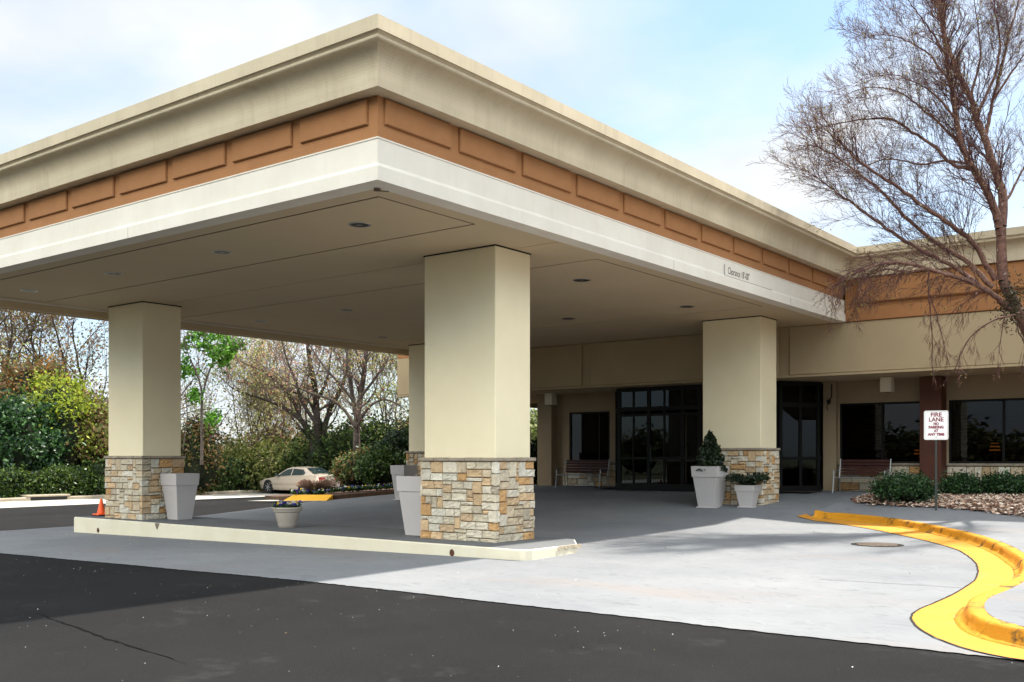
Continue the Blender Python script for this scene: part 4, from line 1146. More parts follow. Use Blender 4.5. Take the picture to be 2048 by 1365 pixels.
# clipped shrubs
GC = [(.018,.045,.014),(.03,.075,.02),(.045,.105,.028),(.012,.03,.01)]
def bshrub(px, d, w, hh, seed, lab):
    x, y, _ = at(px, d); z = walkz(x, y)
    shrub('boxwood', (x, y, z+hh*.48), (w, w*.9, hh*.52), 6500, .036, GC, lab, 'shrub', 'clipped shrubs in the mulch bed', 150, .085, seed, z)
bshrub(1812, 25.6, .72, .72, 61, 'largest dark green clipped shrub at the left end of the mulch bed')
bshrub(1921, 27.2, .42, .54, 62, 'low dark green shrub just right of the fire lane sign post')
bshrub(2004, 26.9, .50, .54, 63, 'low dark green shrub second from the right edge of the photo')
bshrub(2078, 26.7, .50, .58, 64, 'low dark green shrub cut off by the right edge of the photo')

# ------------------------------------------------------------------ small things on the ground
mx_, my_ = -6.12, 19.22
t = empty('manhole_cover', (mx_, my_, h(mx_,my_)), 'round rusty manhole cover set in the pale concrete drive', 'manhole cover')
mb = MB(); mb.lathe([(.47,0),(.47,.006),(.40,.006),(.40,.002)], mx_, my_, 40, 0, h(mx_,my_)); mb.build('ring', M['joint'], t)
mb = MB(); mb.lathe([(.37,0),(.37,.009)], mx_, my_, 40, 0, h(mx_,my_)); 
for k in range(-3, 4):
    L_ = math.sqrt(.36**2-(k*.1)**2); mb.box(mx_-L_, mx_+L_, my_+k*.1-.015, my_+k*.1+.015, h(mx_,my_)+.0092, h(mx_,my_)+.014)
mb.build('lid', M['iron'], t)
# loose grit and leaf litter on the asphalt: one scatter
P = []
while len(P) < 420:
    x = -20+rng.random()*24; y = 4+5.5*rng.random()**.8
    if math.sin(x*1.3+y)*math.cos(y*1.9-x*.6)+rng.random()*1.3 > .55: P.append((x, y, h(x,y)-.006))
P = np.array(P); V, F, c = leaves(P, .0062, [(.40,.38,.34),(.25,.23,.2),(.30,.2,.1),(.6,.58,.55)], flat=.9, aspect=.7)
tag(npmesh('grit', V, F, [M['chips']], c), 'pale grit and leaf crumbs scattered over the dark asphalt', 'litter', None, 'stuff')
P = np.array([(-26+rng.random()*23, 9.7+rng.random()*12, 0) for _ in range(70)]); P[:,2] = [h(x,y)+.006 for x,y in P[:,:2]]
V, F, c = leaves(P, .016, [(.10,.08,.06),(.3,.25,.18),(.6,.58,.55)], flat=.9, aspect=.5)
tag(npmesh('leaf_litter', V, F, [M['chips']], c), 'a few dead leaf scraps lying on the concrete drive', 'litter', None, 'stuff')

# ------------------------------------------------------------------ far kerb, drain, bed island
KX = -44.5
mb = MB(); n = 60; prof = [(0,-.1),(0,.10),(-.03,.14),(-.16,.15),(-.16,-.1)]
ys_ = list(np.linspace(2, 22.6, 30))+[22.6001]+list(np.linspace(24.6, 75, 60)); vs = []; m_ = len(prof)
for y in ys_:
    for o_, z_ in prof: vs.append((KX+o_, y, h(KX,y)+z_+.012*math.sin(y*1.7)))
fs = [(j*m_+k, j*m_+k+1, (j+1)*m_+k+1, (j+1)*m_+k) for j in range(len(ys_)-1) if j not in (29, 30) for k in range(m_-1)]
mb.add(vs, fs); tag(mb.build('kerb', M['kerb']), 'weathered tan concrete kerb running along the far side of the parking bays', 'kerb')
t = empty('storm_drain', (KX, 23.6, h(KX,23.6)), 'concrete storm drain inlet set into the far kerb below the bushes', 'storm drain')
mb = MB(); mb.rbox(KX-.7, KX+.02, 22.6, 24.6, -.13, -.04, .02); mb.build('slab', M['kerb'], t)
mb = MB(); mb.box(KX-.7, KX-.02, 22.75, 24.45, -.30, -.135); mb.build('opening', M['black'], t)
mb = MB(); mb.box(KX-.16, KX+.0, 22.6, 22.74, -.32, -.135); mb.box(KX-.16, KX, 24.46, 24.6, -.32, -.135); mb.build('cheek', M['kerb'], t)
mb = MB(); 
for y in (15.5, 18.5, 21.5, 27.5, 30.5, 33.5, 36.8): mb.box(-44.3, -39.3, y-.05, y+.05, -.288, -.284)
mb.build('bay_line', M['white'])['kind'] = 'structure'
# flower-bed island at the back of the drive
fb = [(-31.6,25.4),(-30.2,24.7),(-28.9,24.6),(-26.5,24.15),(-25.6,25.6),(-24.6,27.0),(-23.2,29.6),(-23.2,40),(-30,44),(-36,44),(-34,34)]
mb = MB(); n = len(fb); zt = [h(x,y)+.14 for x,y in fb]; mb.add([(x,y,h(x,y)-.3) for x,y in fb]+[(x,y,z) for (x,y),z in zip(fb,zt)], [(i,(i+1)%n,n+(i+1)%n,n+i) for i in range(n)]+[tuple(range(n,2*n))])
tag(mb.build('flower_bed', [M['mulchbase']]), kind='structure')
t = empty('kerb_ramp', (-28.0, 24.9, h(-28,24.9)), 'short bright yellow painted kerb edge at the flower bed across the drive', 'kerb')
A = (-29.15, 24.22); B = (-26.25, 23.72)
mb = MB(); q = [(*A, h(*A)+.0), (*B, h(*B)+.0), (B[0]-.12, B[1]+.42, h(*B)+.20), (A[0]+.12, A[1]+.42, h(*A)+.21)]
mb.add(q+[(x, y, z-.5) for x, y, z in q], [(0,1,2,3),(0,4,5,1),(1,5,6,2),(2,6,7,3),(3,7,4,0)]); mb.build('painted_slope', mat('yellow_bar', (.80, .42, .03), .8, (.74, .37, .02), 2), t)
mb = MB(); q = [(-31.3,24.3),(-27.2,23.55),(-26.3,23.68),(-29.3,24.2),(-30.2,24.9)]
mb.add([(x, y, h(x,y)+.012) for x, y in q], [(0,1,2,3,4)]); mb.build('apron', M['baycon'], t)
for px_, d_ in ((556,38.3),(568,38.1)):
    pass
r_ = np.random.default_rng(77)
# bed planting
def sh(px, d, w, hh, n, size, cols, lab, seed, name='shrub', cat='shrub', group=None, z0=None, m='leafg', clumps=110, spread=.12, dep=None):
    x, y, _ = at(px, d); z = h(x, y)+.1 if z0 is None else z0
    return shrub(name, (x, y, z+hh*.48), (w, dep or w, hh*.52), n, size, cols, lab, cat, group, clumps, spread, seed, z, m=m)
G1 = [(.035,.07,.015),(.06,.11,.02),(.10,.15,.03),(.02,.04,.01)]
GR = [(.20,.10,.04),(.30,.16,.06),(.10,.12,.03),(.15,.17,.04)]
sh(728, 40.5, 1.15, 1.55, 7000, .06, GR+G1, 'rounded shrub with rusty new leaves beside the car across the drive', 71, group='shrubs in the back flower bed')
sh(772, 39.0, 1.05, 1.5, 7000, .06, G1, 'dense mid green shrub right of the rusty one at the back of the drive', 72, group='shrubs in the back flower bed')
sh(815, 40.0, 1.2, 2.3, 7000, .06, CDARK+G1[:1], 'dark tall shrub behind the far column', 73, group='shrubs in the back flower bed')
# dried grass clump
t = Tree(9); bx, by, _ = at(634, 37.8); bz = h(bx,by)+.1
for k in range(520):
    a = t.r.random()*6.28; p = Vector((bx+math.cos(a)*.25*t.r.random(), by+math.sin(a)*.25*t.r.random(), bz)); d = Vector((math.cos(a)*.55*t.r.random(), math.sin(a)*.55*t.r.random(), 1))
    for i in range(6): d = (d+Vector((math.cos(a)*.13, math.sin(a)*.13, -.12))).normalized(); q = p+d*.125; t.thin.append((*p,*q,.012,.010)); p = q
V, F = segs_mesh(t.thin, 3); cc = np.repeat(np.array([(.62,.42,.32),(.45,.30,.22),(.7,.52,.38)])[r_.integers(0,3,len(t.thin))], 6, 0)
tag(npmesh('ornamental_grass', V, F, [M['leaf']], cc), 'dried tan and pink ornamental grass clump in front of the car', 'ornamental grass')
pts = []
for k in range(420):
    px = 585+random.random()*240; d = 36.9+random.random()*1.4+(px-585)/240*.3; x, y, _ = at(px, d); pts.append((x, y, h(x,y)+.22+.08*random.random()))
flowers('bedding_flowers', pts, 5200, 'low green bedding dotted with pansies along the edge of the back bed', 'flowers', 'stuff', .06, .045)

# ------------------------------------------------------------------ parked car
def car():
    nose = (-44.05, 35.75, -.262); t = empty('parked_car', nose, 'champagne coloured sedan parked nose-in to the far kerb with its left side showing', 'car')
    # local: x forward from rear(-4.7) to front(0): here length runs along +X from nose; mirrored later
    L_ = 4.75; Wd = .87
    st = [ # s from nose, zlow, zbelt, half width low, half width belt
     (0,.32,.60,.62,.58),(.08,.24,.68,.74,.70),(.45,.20,.76,.85,.80),(1.0,.19,.83,.87,.83),(1.55,.19,.90,.87,.84),(2.6,.19,.94,.88,.85),(3.5,.20,.98,.88,.85),(4.1,.22,1.01,.86,.82),(4.6,.27,1.00,.80,.76),(4.75,.36,.93,.72,.68)]
    mb = MB(); rings = []
    for s_, zl, zb, wl, wb in st:
        mid = zl+(zb-zl)*.55
        rings.append([(s_,-wl*.92,zl),(s_,-wl,zl+.12),(s_,-wl-.02,mid),(s_,-wb,zb-.04),(s_,-wb+.08,zb),(s_,0,zb+.035),(s_,wb-.08,zb),(s_,wb,zb-.04),(s_,wl+.02,mid),(s_,wl,zl+.12),(s_,wl*.92,zl)])
    k_ = len(rings[0]); vs = [p for r in rings for p in r]
    fs = [(j*k_+i, (j+1)*k_+i, (j+1)*k_+(i+1)%k_, j*k_+(i+1)%k_) for j in range(len(rings)-1) for i in range(k_)]+[tuple(range(k_)), tuple((len(rings)-1)*k_+i for i in range(k_))[::-1]]
    mb.add(vs, fs)
    # cabin shell (paint): roof + pillars
    cb = [(1.35,.90,.80,.90),(2.15,1.33,.60,.92),(2.45,1.39,.585,.93),(3.1,1.40,.59,.95),(3.55,1.33,.62,.97),(4.25,1.01,.72,.99)]
    rings = []
    for s_, zt_, wt, zb in cb:
        wbl = .80; rings.append([(s_,-wbl,min(zb,zt_)),(s_,-wt,zt_-.02),(s_,-wt+.12,zt_+.012),(s_,0,zt_+.03),(s_,wt-.12,zt_+.012),(s_,wt,zt_-.02),(s_,wbl,min(zb,zt_))])
    k_ = 7; vs = [p for r in rings for p in r]; fs = [(j*k_+i, (j+1)*k_+i, (j+1)*k_+i+1, j*k_+i+1) for j in range(len(rings)-1) for i in range(k_-1)]
    mb.add(vs, fs)
    body = mb
    gl = MB()
    def side(sgn):
        # side glass front & rear slightly proud of the cabin side
        def P(s_, f):  # f 0 belt..1 roof
            import bisect
            ss = [c[0] for c in cb]; i = max(0, min(len(cb)-2, bisect.bisect(ss, s_)-1)); u = (s_-ss[i])/(ss[i+1]-ss[i])
            zt_ = cb[i][1]*(1-u)+cb[i+1][1]*u; wt = cb[i][2]*(1-u)+cb[i+1][2]*u; zb = cb[i][3]*(1-u)+cb[i+1][3]*u
            return (s_, sgn*((.80+.012)*(1-f)+(wt+.012)*f), zb*(1-f)+(zt_-.02)*f)
        for a, b_ in (((1.62,.04),(2.12,.86)),):
            pass
        g1 = [P(1.62,.06),P(2.62,.06),P(2.62,.88),P(2.2,.88),P(1.9,.80)]; g2 = [P(2.70,.06),P(3.62,.06),P(3.72,.5),P(3.50,.86),P(2.70,.88)]
        for g_ in (g1, g2): gl.add(g_, [tuple(range(5))])
    side(1); side(-1)
    def quad(s0, s1, w0, w1, z0, z1, off): gl.add([(s0,-w0,z0+off),(s0,w0,z0+off),(s1,w1,z1+off),(s1,-w1,z1+off)], [(0,1,2,3)])
    quad(1.45, 2.14, .68, .50, .955, 1.335, .02); quad(3.60, 4.20, .52, .62, 1.325, 1.045, .03)
    parts = [body.build('body', M['carpaint'], None, True)]
    parts[0].data.polygons.foreach_set('use_smooth', [False]*len(parts[0].data.polygons))
    parts.append(gl.build('windows', M['carglass'], None))
    # trim: side mouldings, lamps, bumper gap
    tr = MB(); tr.box(1.2,3.9,.895,.91,.50,.545); tr.box(1.2,3.9,-.91,-.895,.50,.545); tr.box(1.2,3.9,.89,.9,.30,.33); parts.append(tr.build('side_moulding', M['kerb'], None))
    for s_ in (1,-1):
        m_ = MB(); m_.box(4.60,4.775,s_*.36 if s_>0 else -.72,.72 if s_>0 else -.36,.70,.88); parts.append(m_.build('tail_light', M['red'], None))
        m_ = MB(); m_.box(-.012,.10,.36 if s_>0 else -.66,.66 if s_>0 else -.36,.52,.64); parts.append(m_.build('headlight', M['chrome'], None))
        m_ = MB(); m_.rbox(1.62,1.80,.86 if s_>0 else -1.02,1.02 if s_>0 else -.86,.92,1.04,.02); parts.append(m_.build('wing_mirror', M['carglass'], None))
    m_ = MB(); m_.box(4.74,4.785,-.26,.26,.62,.74); parts.append(m_.build('number_plate', M['signw'], None))
    for s_ in (.92, 3.72):
        for sg in (1, -1):
            w = MB(); n = 28
            for (r0, y0, y1, mi) in ((.325,.70,.885,0),):
                vs = [(s_+r0*math.cos(6.2832*k/n), sg*y0, .325+r0*math.sin(6.2832*k/n)) for k in range(n)]+[(s_+r0*math.cos(6.2832*k/n), sg*y1, .325+r0*math.sin(6.2832*k/n)) for k in range(n)]
                w.add(vs, [(k,(k+1)%n,n+(k+1)%n,n+k) for k in range(n)]+[tuple(range(n)), tuple(range(n,2*n))], 0)
            vs = [(s_+.40*math.cos(3.1416*k/14), sg*.893, .33+.40*math.sin(3.1416*k/14)) for k in range(15)]+[(s_+.325*math.cos(3.1416*k/14), sg*.893, .33+.325*math.sin(3.1416*k/14)) for k in range(15)]
            wo_ = w.build('wheel', M['black'], None); parts.append(wo_)
            a = MB(); a.add([(s_+x, sg*.889, .325+z) for x, z in ((.36,.06),(.34,.22),(.24,.33),(.1,.39),(-.05,.40),(-.2,.36),(-.32,.25),(-.38,.1),(-.40,-.13),(.40,-.13))], [tuple(range(10))]); ar = a.build('wheel_arch', M['black'], None); parts.append(ar)
            hb_ = MB()
            for q in range(7):
                an = q*6.2832/7; da = .16
                hb_.add([(s_+.04*math.cos(an-da*2), sg*.903, .325+.04*math.sin(an-da*2)),(s_+.21*math.cos(an-da*.7), sg*.90, .325+.21*math.sin(an-da*.7)),(s_+.21*math.cos(an+da*.7), sg*.90, .325+.21*math.sin(an+da*.7)),(s_+.04*math.cos(an+da*2), sg*.903, .325+.04*math.sin(an+da*2))], [(0,1,2,3)])
            hb_.add([(s_+.07*math.cos(6.2832*k/12), sg*.905, .325+.07*math.sin(6.2832*k/12)) for k in range(12)], [tuple(range(12))])
            rm = hb_.build('rim', M['chrome'], None); rm.parent = wo_
    for p in parts: p.parent = t
    t.rotation_euler = (0,0,0)   # nose at x=-44, tail towards +x
car()

# ------------------------------------------------------------------ hedges, thicket and trees beyond the bays
HC = [(.03,.065,.012),(.055,.10,.02),(.10,.15,.035),(.018,.038,.01),(.15,.20,.06)]
def hedge(name, x0, x1, y0, y1, z1, n, size, cols, lab, seed, cat='hedge', kind=None, top=.35, ztop2=None):
    r = np.random.default_rng(seed)
    k = 900; K = np.c_[x0+(x1-x0)*r.random(k), y0+(y1-y0)*r.random(k), h(x1,(y0+y1)/2)+z1*(1-.12*r.random(k))]
    side = r.random(k) < .55; K[side,0] = x1-.15*r.random(side.sum()); K[side,2] = h(x1,(y0+y1)/2)+z1*r.random(side.sum())
    K[:,2] += .10*np.sin(K[:,1]*1.3)+.08*np.sin(K[:,1]*3.1+1)
    P = K[r.integers(0,k,n)]+r.normal(0,.13,(n,3)); P[:,2] = np.maximum(P[:,2], h(x1,(y0+y1)/2)+.02)
    V, F, c = leaves(P, size, cols, crng=r)
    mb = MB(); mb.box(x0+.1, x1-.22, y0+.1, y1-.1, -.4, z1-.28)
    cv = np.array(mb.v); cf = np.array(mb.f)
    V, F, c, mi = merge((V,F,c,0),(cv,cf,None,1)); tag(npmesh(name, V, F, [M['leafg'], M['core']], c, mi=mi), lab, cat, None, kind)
hedge('hedge', -48.2, -44.95, 26.2, 52, 1.62, 34000, .085, HC, 'dense dark green hedge along the far kerb behind the parked car', 81)
hedge('low_hedge', -47.6, -45.2, 21.6, 27.0, 1.30, 9000, .07, [(.02,.04,.01),(.04,.08,.012),(.09,.14,.02)], 'low dark hedge behind the storm drain in the shade', 82)

# undergrowth masses (uncountable): one object
def mass(name, spec, lab, cat, cols_default, seed):
    r = np.random.default_rng(seed); sets = []
    for (px, d, w, z0, z1, n, size, cols) in spec:
        x, y, _ = at(px, d); C = (x, y, (z0+z1)/2-.3); rad = (w, w, (z1-z0)/2)
        P = blob(C, rad, n, 60, .30, r); V, F, c = leaves(P, size, cols or cols_default, crng=r); sets.append((V,F,c,0))
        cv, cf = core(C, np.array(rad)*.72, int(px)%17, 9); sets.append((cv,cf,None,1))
    V, F, c, mi = merge(*sets); tag(npmesh(name, V, F, [M['leaf'], M['core']], c, mi=mi), lab, cat, None, 'stuff')
OL = [(.16,.16,.05),(.22,.20,.07),(.10,.11,.03),(.28,.24,.11),(.07,.07,.025)]
BR = [(.20,.11,.05),(.13,.075,.035),(.27,.17,.07),(.08,.07,.03),(.13,.13,.04)]
DK = [(.02,.035,.01),(.04,.06,.015),(.07,.10,.02),(.015,.02,.008)]
spec = []
for px in range(-260, 900, 52):
    d = 62+rng.random()*6; top = 2.2 if 330 < px < 500 else 3.3
    if px < 230: top = 5.6
    spec.append((px, d, 2.4, -1, top+rng.random()*.8, 2600, .13, OL+BR if px > 300 else DK+OL))
for px in range(420, 640, 36): spec.append((px, 56+rng.random()*2, 1.7, -1, 2.3+rng.random()*.6, 2200, .10, [(.20,.22,.05),(.12,.15,.03),(.28,.26,.10),(.07,.09,.02)]))
for px in range(640, 860, 40): spec.append((px, 55+rng.random()*3, 1.8, -1, 3.6+rng.random()*.8, 2600, .10, DK+G1))
for px in range(-40, 230, 40): spec.append((px, 54+rng.random()*2, 1.9, -1, 3.6+rng.random()*1.0, 2400, .10, BR+DK))
for px in range(1040, 1180, 34): spec.append((px, 66+rng.random()*3, 1.9, -1, 2.4, 2400, .12, OL+[(.3,.36,.12)]))
mass('undergrowth', spec, 'tangled olive and brown undergrowth filling the woodland edge beyond the hedge', 'undergrowth', OL, 91)

sh(22, 47.5, 2.0, 4.7, 17000, .10, [(.012,.045,.012),(.03,.08,.018),(.055,.125,.03),(.008,.025,.008)], 'tall glossy dark green bush at the left edge of the photo', 101, 'bush', 'bush', z0=-.25, clumps=140, spread=.28)
sh(118, 49.5, 1.75, 6.0, 9000, .09, [(.30,.36,.03),(.20,.27,.025),(.12,.16,.02),(.38,.42,.05)], 'bright yellow-green bush between the dark bush and the left column', 102, 'bush', 'bush', z0=-.25, clumps=55, spread=.30, m='leaf')
sh(188, 50.5, 1.7, 4.6, 11000, .09, BR+[(.14,.18,.03),(.2,.24,.04)], 'brown and olive leafy bush close behind the left column', 103, 'bush', 'bush', z0=-.25, clumps=80, spread=.32, m='leaf')
sh(60, 52.0, 2.4, 7.2, 12000, .10, BR+[(.30,.13,.03),(.12,.14,.03)], 'tall rusty brown bush rising behind the dark bush', 104, 'bush', 'bush', z0=-.25, clumps=90, spread=.4, m='leaf')
sh(395, 52, 1.3, 3.6, 7000, .08, BR+DK, 'brown brushy shrub under the thin leafy tree', 105, 'bush', 'bush', z0=-.25, clumps=60, spread=.25, m='leaf')
sh(1070, 41.5, 1.1, 1.9, 8000, .07, CDARK+[(.04,.07,.02)], 'dark glossy shrub beyond the open end of the overhang', 106, 'bush', 'bush', z0=.2, clumps=70, spread=.2)
sh(1082, 50, 2.3, 3.9, 9000, .10, [(.26,.32,.10),(.18,.24,.06),(.34,.36,.16),(.12,.15,.05)], 'pale sunlit green bush seen through the gap beside the pier', 107, 'bush', 'bush', z0=0, clumps=70, spread=.35, m='leaf')

def bgtree(name, px, d, H, spread, seed, lab, kids=(7,6,5), lean=0, twigm='twig2', barkm='bark', leafspec=None, stems=1, r0=.16, up=.05, ang=42, fork=.3, zb=-.3, cat='tree', group=None, wig=.12, rmin=.011, nl=None):
    x, y, _ = at(px, d); t = Tree(seed); root = empty(name, (x,y,zb), lab, cat, group)
    for s_ in range(stems):
        a = s_*6.28/stems+seed; tilt = 0 if stems == 1 else .17*spread
        d0 = Vector((math.cos(a)*tilt+lean*CAMR.x, math.sin(a)*tilt+lean*CAMR.y, 1)).normalized()
        p = Vector((x, y, zb)); pts = [p]; n = 7; hh = H*fork; dd = d0.copy()
        for i in range(n): dd = (dd+Vector((t.r.gauss(0,.035), t.r.gauss(0,.035), 0))).normalized(); pts.append(pts[-1]+dd*hh/n)
        rr = r0*(.75 if stems > 1 else 1); t.limb(pts, rr*1.15, rr*.8)
        t.grow(pts[-1], dd, H*(1-fork), rr*.8, 3, up, wig, kids, .55, ang, rmin)
        for q in range(4):
            bp = pts[3+q]; an = t.r.random()*6.28; nd = Vector((math.cos(an), math.sin(an), .75)).normalized()
            t.grow(bp, nd, H*.42*spread*1.6, rr*.5, 2, up, wig, kids, .55, ang, rmin)
    t.mesh('trunk', M[barkm], M[twigm], root)
    if leafspec:
        n, size, cols, jit = leafspec; r = np.random.default_rng(seed); T = np.array([tuple(q) for q in t.tips])
        P = T[r.integers(0,len(T),n)]+r.normal(0,jit,(n,3)); V, F, c = leaves(P, size, cols, crng=r); npmesh('crown', V, F, [M['leaf']], c, root)
    return root
RB = [(.50,.20,.13),(.42,.24,.13),(.26,.25,.09),(.55,.30,.20)]
OLV = [(.36,.36,.13),(.26,.28,.08),(.46,.42,.20)]
gt = 'bare trees along the woodland edge'
bgtree('bare_tree', 28, 56, 13, 1.0, 201, 'bare brown tree at the far left behind the dark bush', leafspec=(5200,.08,BR+OLV,.30), group=gt, fork=.25)
bgtree('bare_tree', 128, 57, 12, 1.0, 202, 'bare brown tree above the yellow-green bush', leafspec=(4200,.08,BR,.28), group=gt, fork=.3, lean=.08)
bgtree('bare_tree', 205, 56, 11, 1.0, 203, 'bare brown tree just left of the left column', leafspec=(3600,.08,BR,.28), group=gt, fork=.25, lean=-.10, stems=2)
bgtree('bare_tree', -70, 54, 13, 1.0, 204, 'bare tree mostly beyond the left edge of the photo', leafspec=(3000,.08,BR+OLV,.3), group=gt)
# slender young tree with fresh leaves
x, y, _ = at(403, 50); root = empty('young_tree', (x, y, -.3), 'slender young tree with bright green leaf clusters right of the left column', 'tree')
t = Tree(31)
P3 = lambda a, b, d=50: at3(a, b, d)
t.limb([P3(403,930),P3(404,880),P3(403,830),P3(405,790)], .085, .06); t.limb([P3(405,790),P3(398,760),P3(388,735),P3(375,705),P3(368,670)], .055, .02)
t.limb([P3(405,790),P3(414,755),P3(424,730),P3(432,700,51),P3(440,665,51)], .055, .02); t.limb([P3(414,755),P3(400,740,49),P3(392,700,49)], .03, .015); t.limb([P3(424,730),P3(448,718),P3(478,690)], .03, .012)
t.limb([P3(404,850),P3(420,845),P3(428,838)], .02, .01); t.limb([P3(404,800),P3(390,790)], .02, .01); t.limb([P3(418,880),P3(440,850),P3(462,815),P3(470,800)], .03, .012)
t.limb([P3(366,900),P3(375,830),P3(370,780),P3(365,720)], .03, .012)
for (a, b, n_) in ((370,700,6),(385,672,8),(430,690,8),(455,700,7),(478,690,5),(395,745,5),(440,720,6),(415,668,8),(462,680,6),(400,705,6)):
    for k in range(3):
        bp = P3(a, b, 50+t.r.gauss(0,.4)); t.grow(bp, Vector((t.r.gauss(0,1),t.r.gauss(0,1),.4)), .9, .02, 1, .05, .2, (4,), .5, 50, .01)
t.mesh('trunk', M['barkgrey'], M['twig2'], root)
cl = [(372,690),(385,672),(402,668),(420,675),(435,668),(450,680),(466,684),(482,690),(440,700),(425,705),(455,710),(372,720),(388,742),(368,735),(432,722),(466,700),(400,690),(412,692),(392,788),(386,795),(416,838),(426,846),(430,832),(448,725),(365,745)]
r = np.random.default_rng(32); C = np.array([tuple(P3(a,b,50+r.normal(0,.5))) for a, b in cl]); n = 2100
Pq = C[r.integers(0,len(C),n)]+r.normal(0,.16,(n,3)); V, F, c = leaves(Pq, .10, [(.10,.26,.02),(.06,.17,.015),(.16,.34,.04),(.04,.10,.01)], crng=r); npmesh('crown', V, F, [M['leaf']], c, root)
# multi-stem dark tree behind the car and grey-trunk tree in the bed
def limb_tree(name, limbs, seed, lab, barkm, leafspec, glen=2.6, dens=1.6, rmin=.010):
    base = at3(limbs[0][0][0][0], limbs[0][0][0][1], limbs[0][3]); t = Tree(seed); root = empty(name, base, lab, 'tree')
    for pts, r0, r1, d in limbs:
        dd = d+t.r.uniform(-.3,.3); P = [at3(px, py, dd+t.r.uniform(-.25,.25)*(i > 0)*min(1, i)) for i, (px, py) in enumerate(pts)]
        P[0] = at3(pts[0][0], pts[0][1], d)
        sm = [Vector(q) for q in spline([tuple(p) for p in P], 4)]; t.limb(sm, r0, r1)
        n = len(sm)-1; tot = sum((sm[i+1]-sm[i]).length for i in range(n)); k = int(tot*dens)+2
        for j in range(k):
            u = .28+.72*(j+t.r.random())/k; i = min(n-1, int(u*n)); dv = (sm[i+1]-sm[i]).normalized()
            ax = Vector((t.r.gauss(0,1), t.r.gauss(0,1), t.r.gauss(0,1))).cross(dv); nd = Matrix.Rotation(R(t.r.uniform(25,60)), 3, ax.normalized()) @ dv
            rr = r0+(r1-r0)*u; t.grow(sm[i], nd+Vector((0,0,.25)), glen*t.r.uniform(.5,1.2)*(1.15-.4*u), max(.018, rr*.35), 2, .05, .15, (6,5), .5, 42, rmin)
        t.grow(sm[-1], (sm[-1]-sm[-2]).normalized(), glen, r1, 2, .05, .13, (6,5), .5, 40, rmin)
    t.mesh('trunk', M[barkm], M['twig2'], root)
    n, size, cols, jit = leafspec; r = np.random.default_rng(seed); T = np.array([tuple(q) for q in t.tips])
    P = T[r.integers(0,len(T),n)]+r.normal(0,jit,(n,3)); V, F, c = leaves(P, size, cols, crng=r); npmesh('crown', V, F, [M['leaf']], c, root)
limb_tree('budding_tree', [
 ([(632,960),(628,915),(622,875),(603,842),(578,822),(545,805),(505,792)], .24, .05, 55),
 ([(632,960),(633,900),(634,850),(632,805),(628,760),(618,715),(612,660),(606,600)], .26, .05, 55),
 ([(634,960),(640,905),(648,860),(660,820),(676,790),(690,755),(700,700)], .22, .05, 55.5),
 ([(603,842),(585,800),(560,770),(530,745),(495,730)], .12, .03, 55),
 ([(634,850),(605,805),(590,760),(572,715),(560,665)], .12, .03, 54.5),
 ([(648,860),(625,812),(600,790),(560,775),(520,770)], .10, .03, 56),
 ([(632,805),(652,765),(660,720),(668,660)], .10, .03, 55)], 221, 'dark multi-stemmed spreading tree with reddish buds behind the car', 'bark', (5200,.06,RB+OLV,.18), 2.7, 1.25)
limb_tree('grey_tree', [
 ([(716,985),(715,935),(713,885),(714,840),(721,795),(728,745),(733,690),(738,620),(742,540)], .20, .06, 45),
 ([(714,840),(706,800),(700,755),(694,705),(688,650),(680,580)], .12, .04, 45),
 ([(713,860),(690,822),(662,800),(625,788),(585,770),(545,742)], .09, .02, 45.5),
 ([(715,850),(738,815),(765,800),(790,806),(812,822)], .07, .018, 44.5),
 ([(721,795),(752,755),(775,720),(790,670)], .07, .02, 45),
 ([(706,800),(676,765),(650,735),(625,700),(598,655)], .07, .018, 45),
 ([(728,745),(712,700),(706,650)], .05, .02, 45.5)], 222, 'grey trunked bare tree with upright limbs right of the car', 'barkgrey', (3000,.05,RB+OLV,.14), 1.9, 1.6, .008)
bgtree('olive_tree', 500, 58, 7.6, 1.0, 223, 'airy olive leaved sapling left of the multi-stemmed tree', stems=3, r0=.07, fork=.2, leafspec=(6500,.07,OLV,.25), kids=(7,5,4), up=.12)
bgtree('olive_tree', 560, 60, 7.2, 1.0, 224, 'olive leaved sapling directly behind the parked car roof', stems=3, r0=.07, fork=.2, leafspec=(5500,.07,OLV+RB,.25), kids=(7,5,4), up=.12)
bgtree('olive_tree', 785, 57, 9.0, 1.0, 225, 'tall airy yellow-green tree near the far column', stems=3, r0=.09, fork=.2, leafspec=(7500,.07,[(.30,.32,.10),(.22,.24,.07),(.4,.4,.16)],.28), kids=(7,5,4), up=.12)

# woodland across the road behind the photographer: it closes the low sky and shows in the panes
r_ = np.random.default_rng(300); sets = []
for i in range(26):
    x = -62+i*5.2; y = -44-6*r_.random(); hh_ = 3.9+1.6*r_.random(); C = (x, y, hh_/2-.5); rad = (3.6, 3.0, hh_/2+.3)
    P = blob(C, rad, 900, 50, .5, r_); V, F, c = leaves(P, .32, DK+OL[:2], crng=r_); cv, cf = core(C, np.array(rad)*.85, i, 9); sets += [(V,F,c,0),(cv,cf,None,1)]
V, F, c, mi = merge(*sets); tag(npmesh('far_woodland', V, F, [M['leaf'], M['core']], c, mi=mi), 'dark woodland across the road seen only as a reflection in the windows', 'woodland', None, 'stuff')

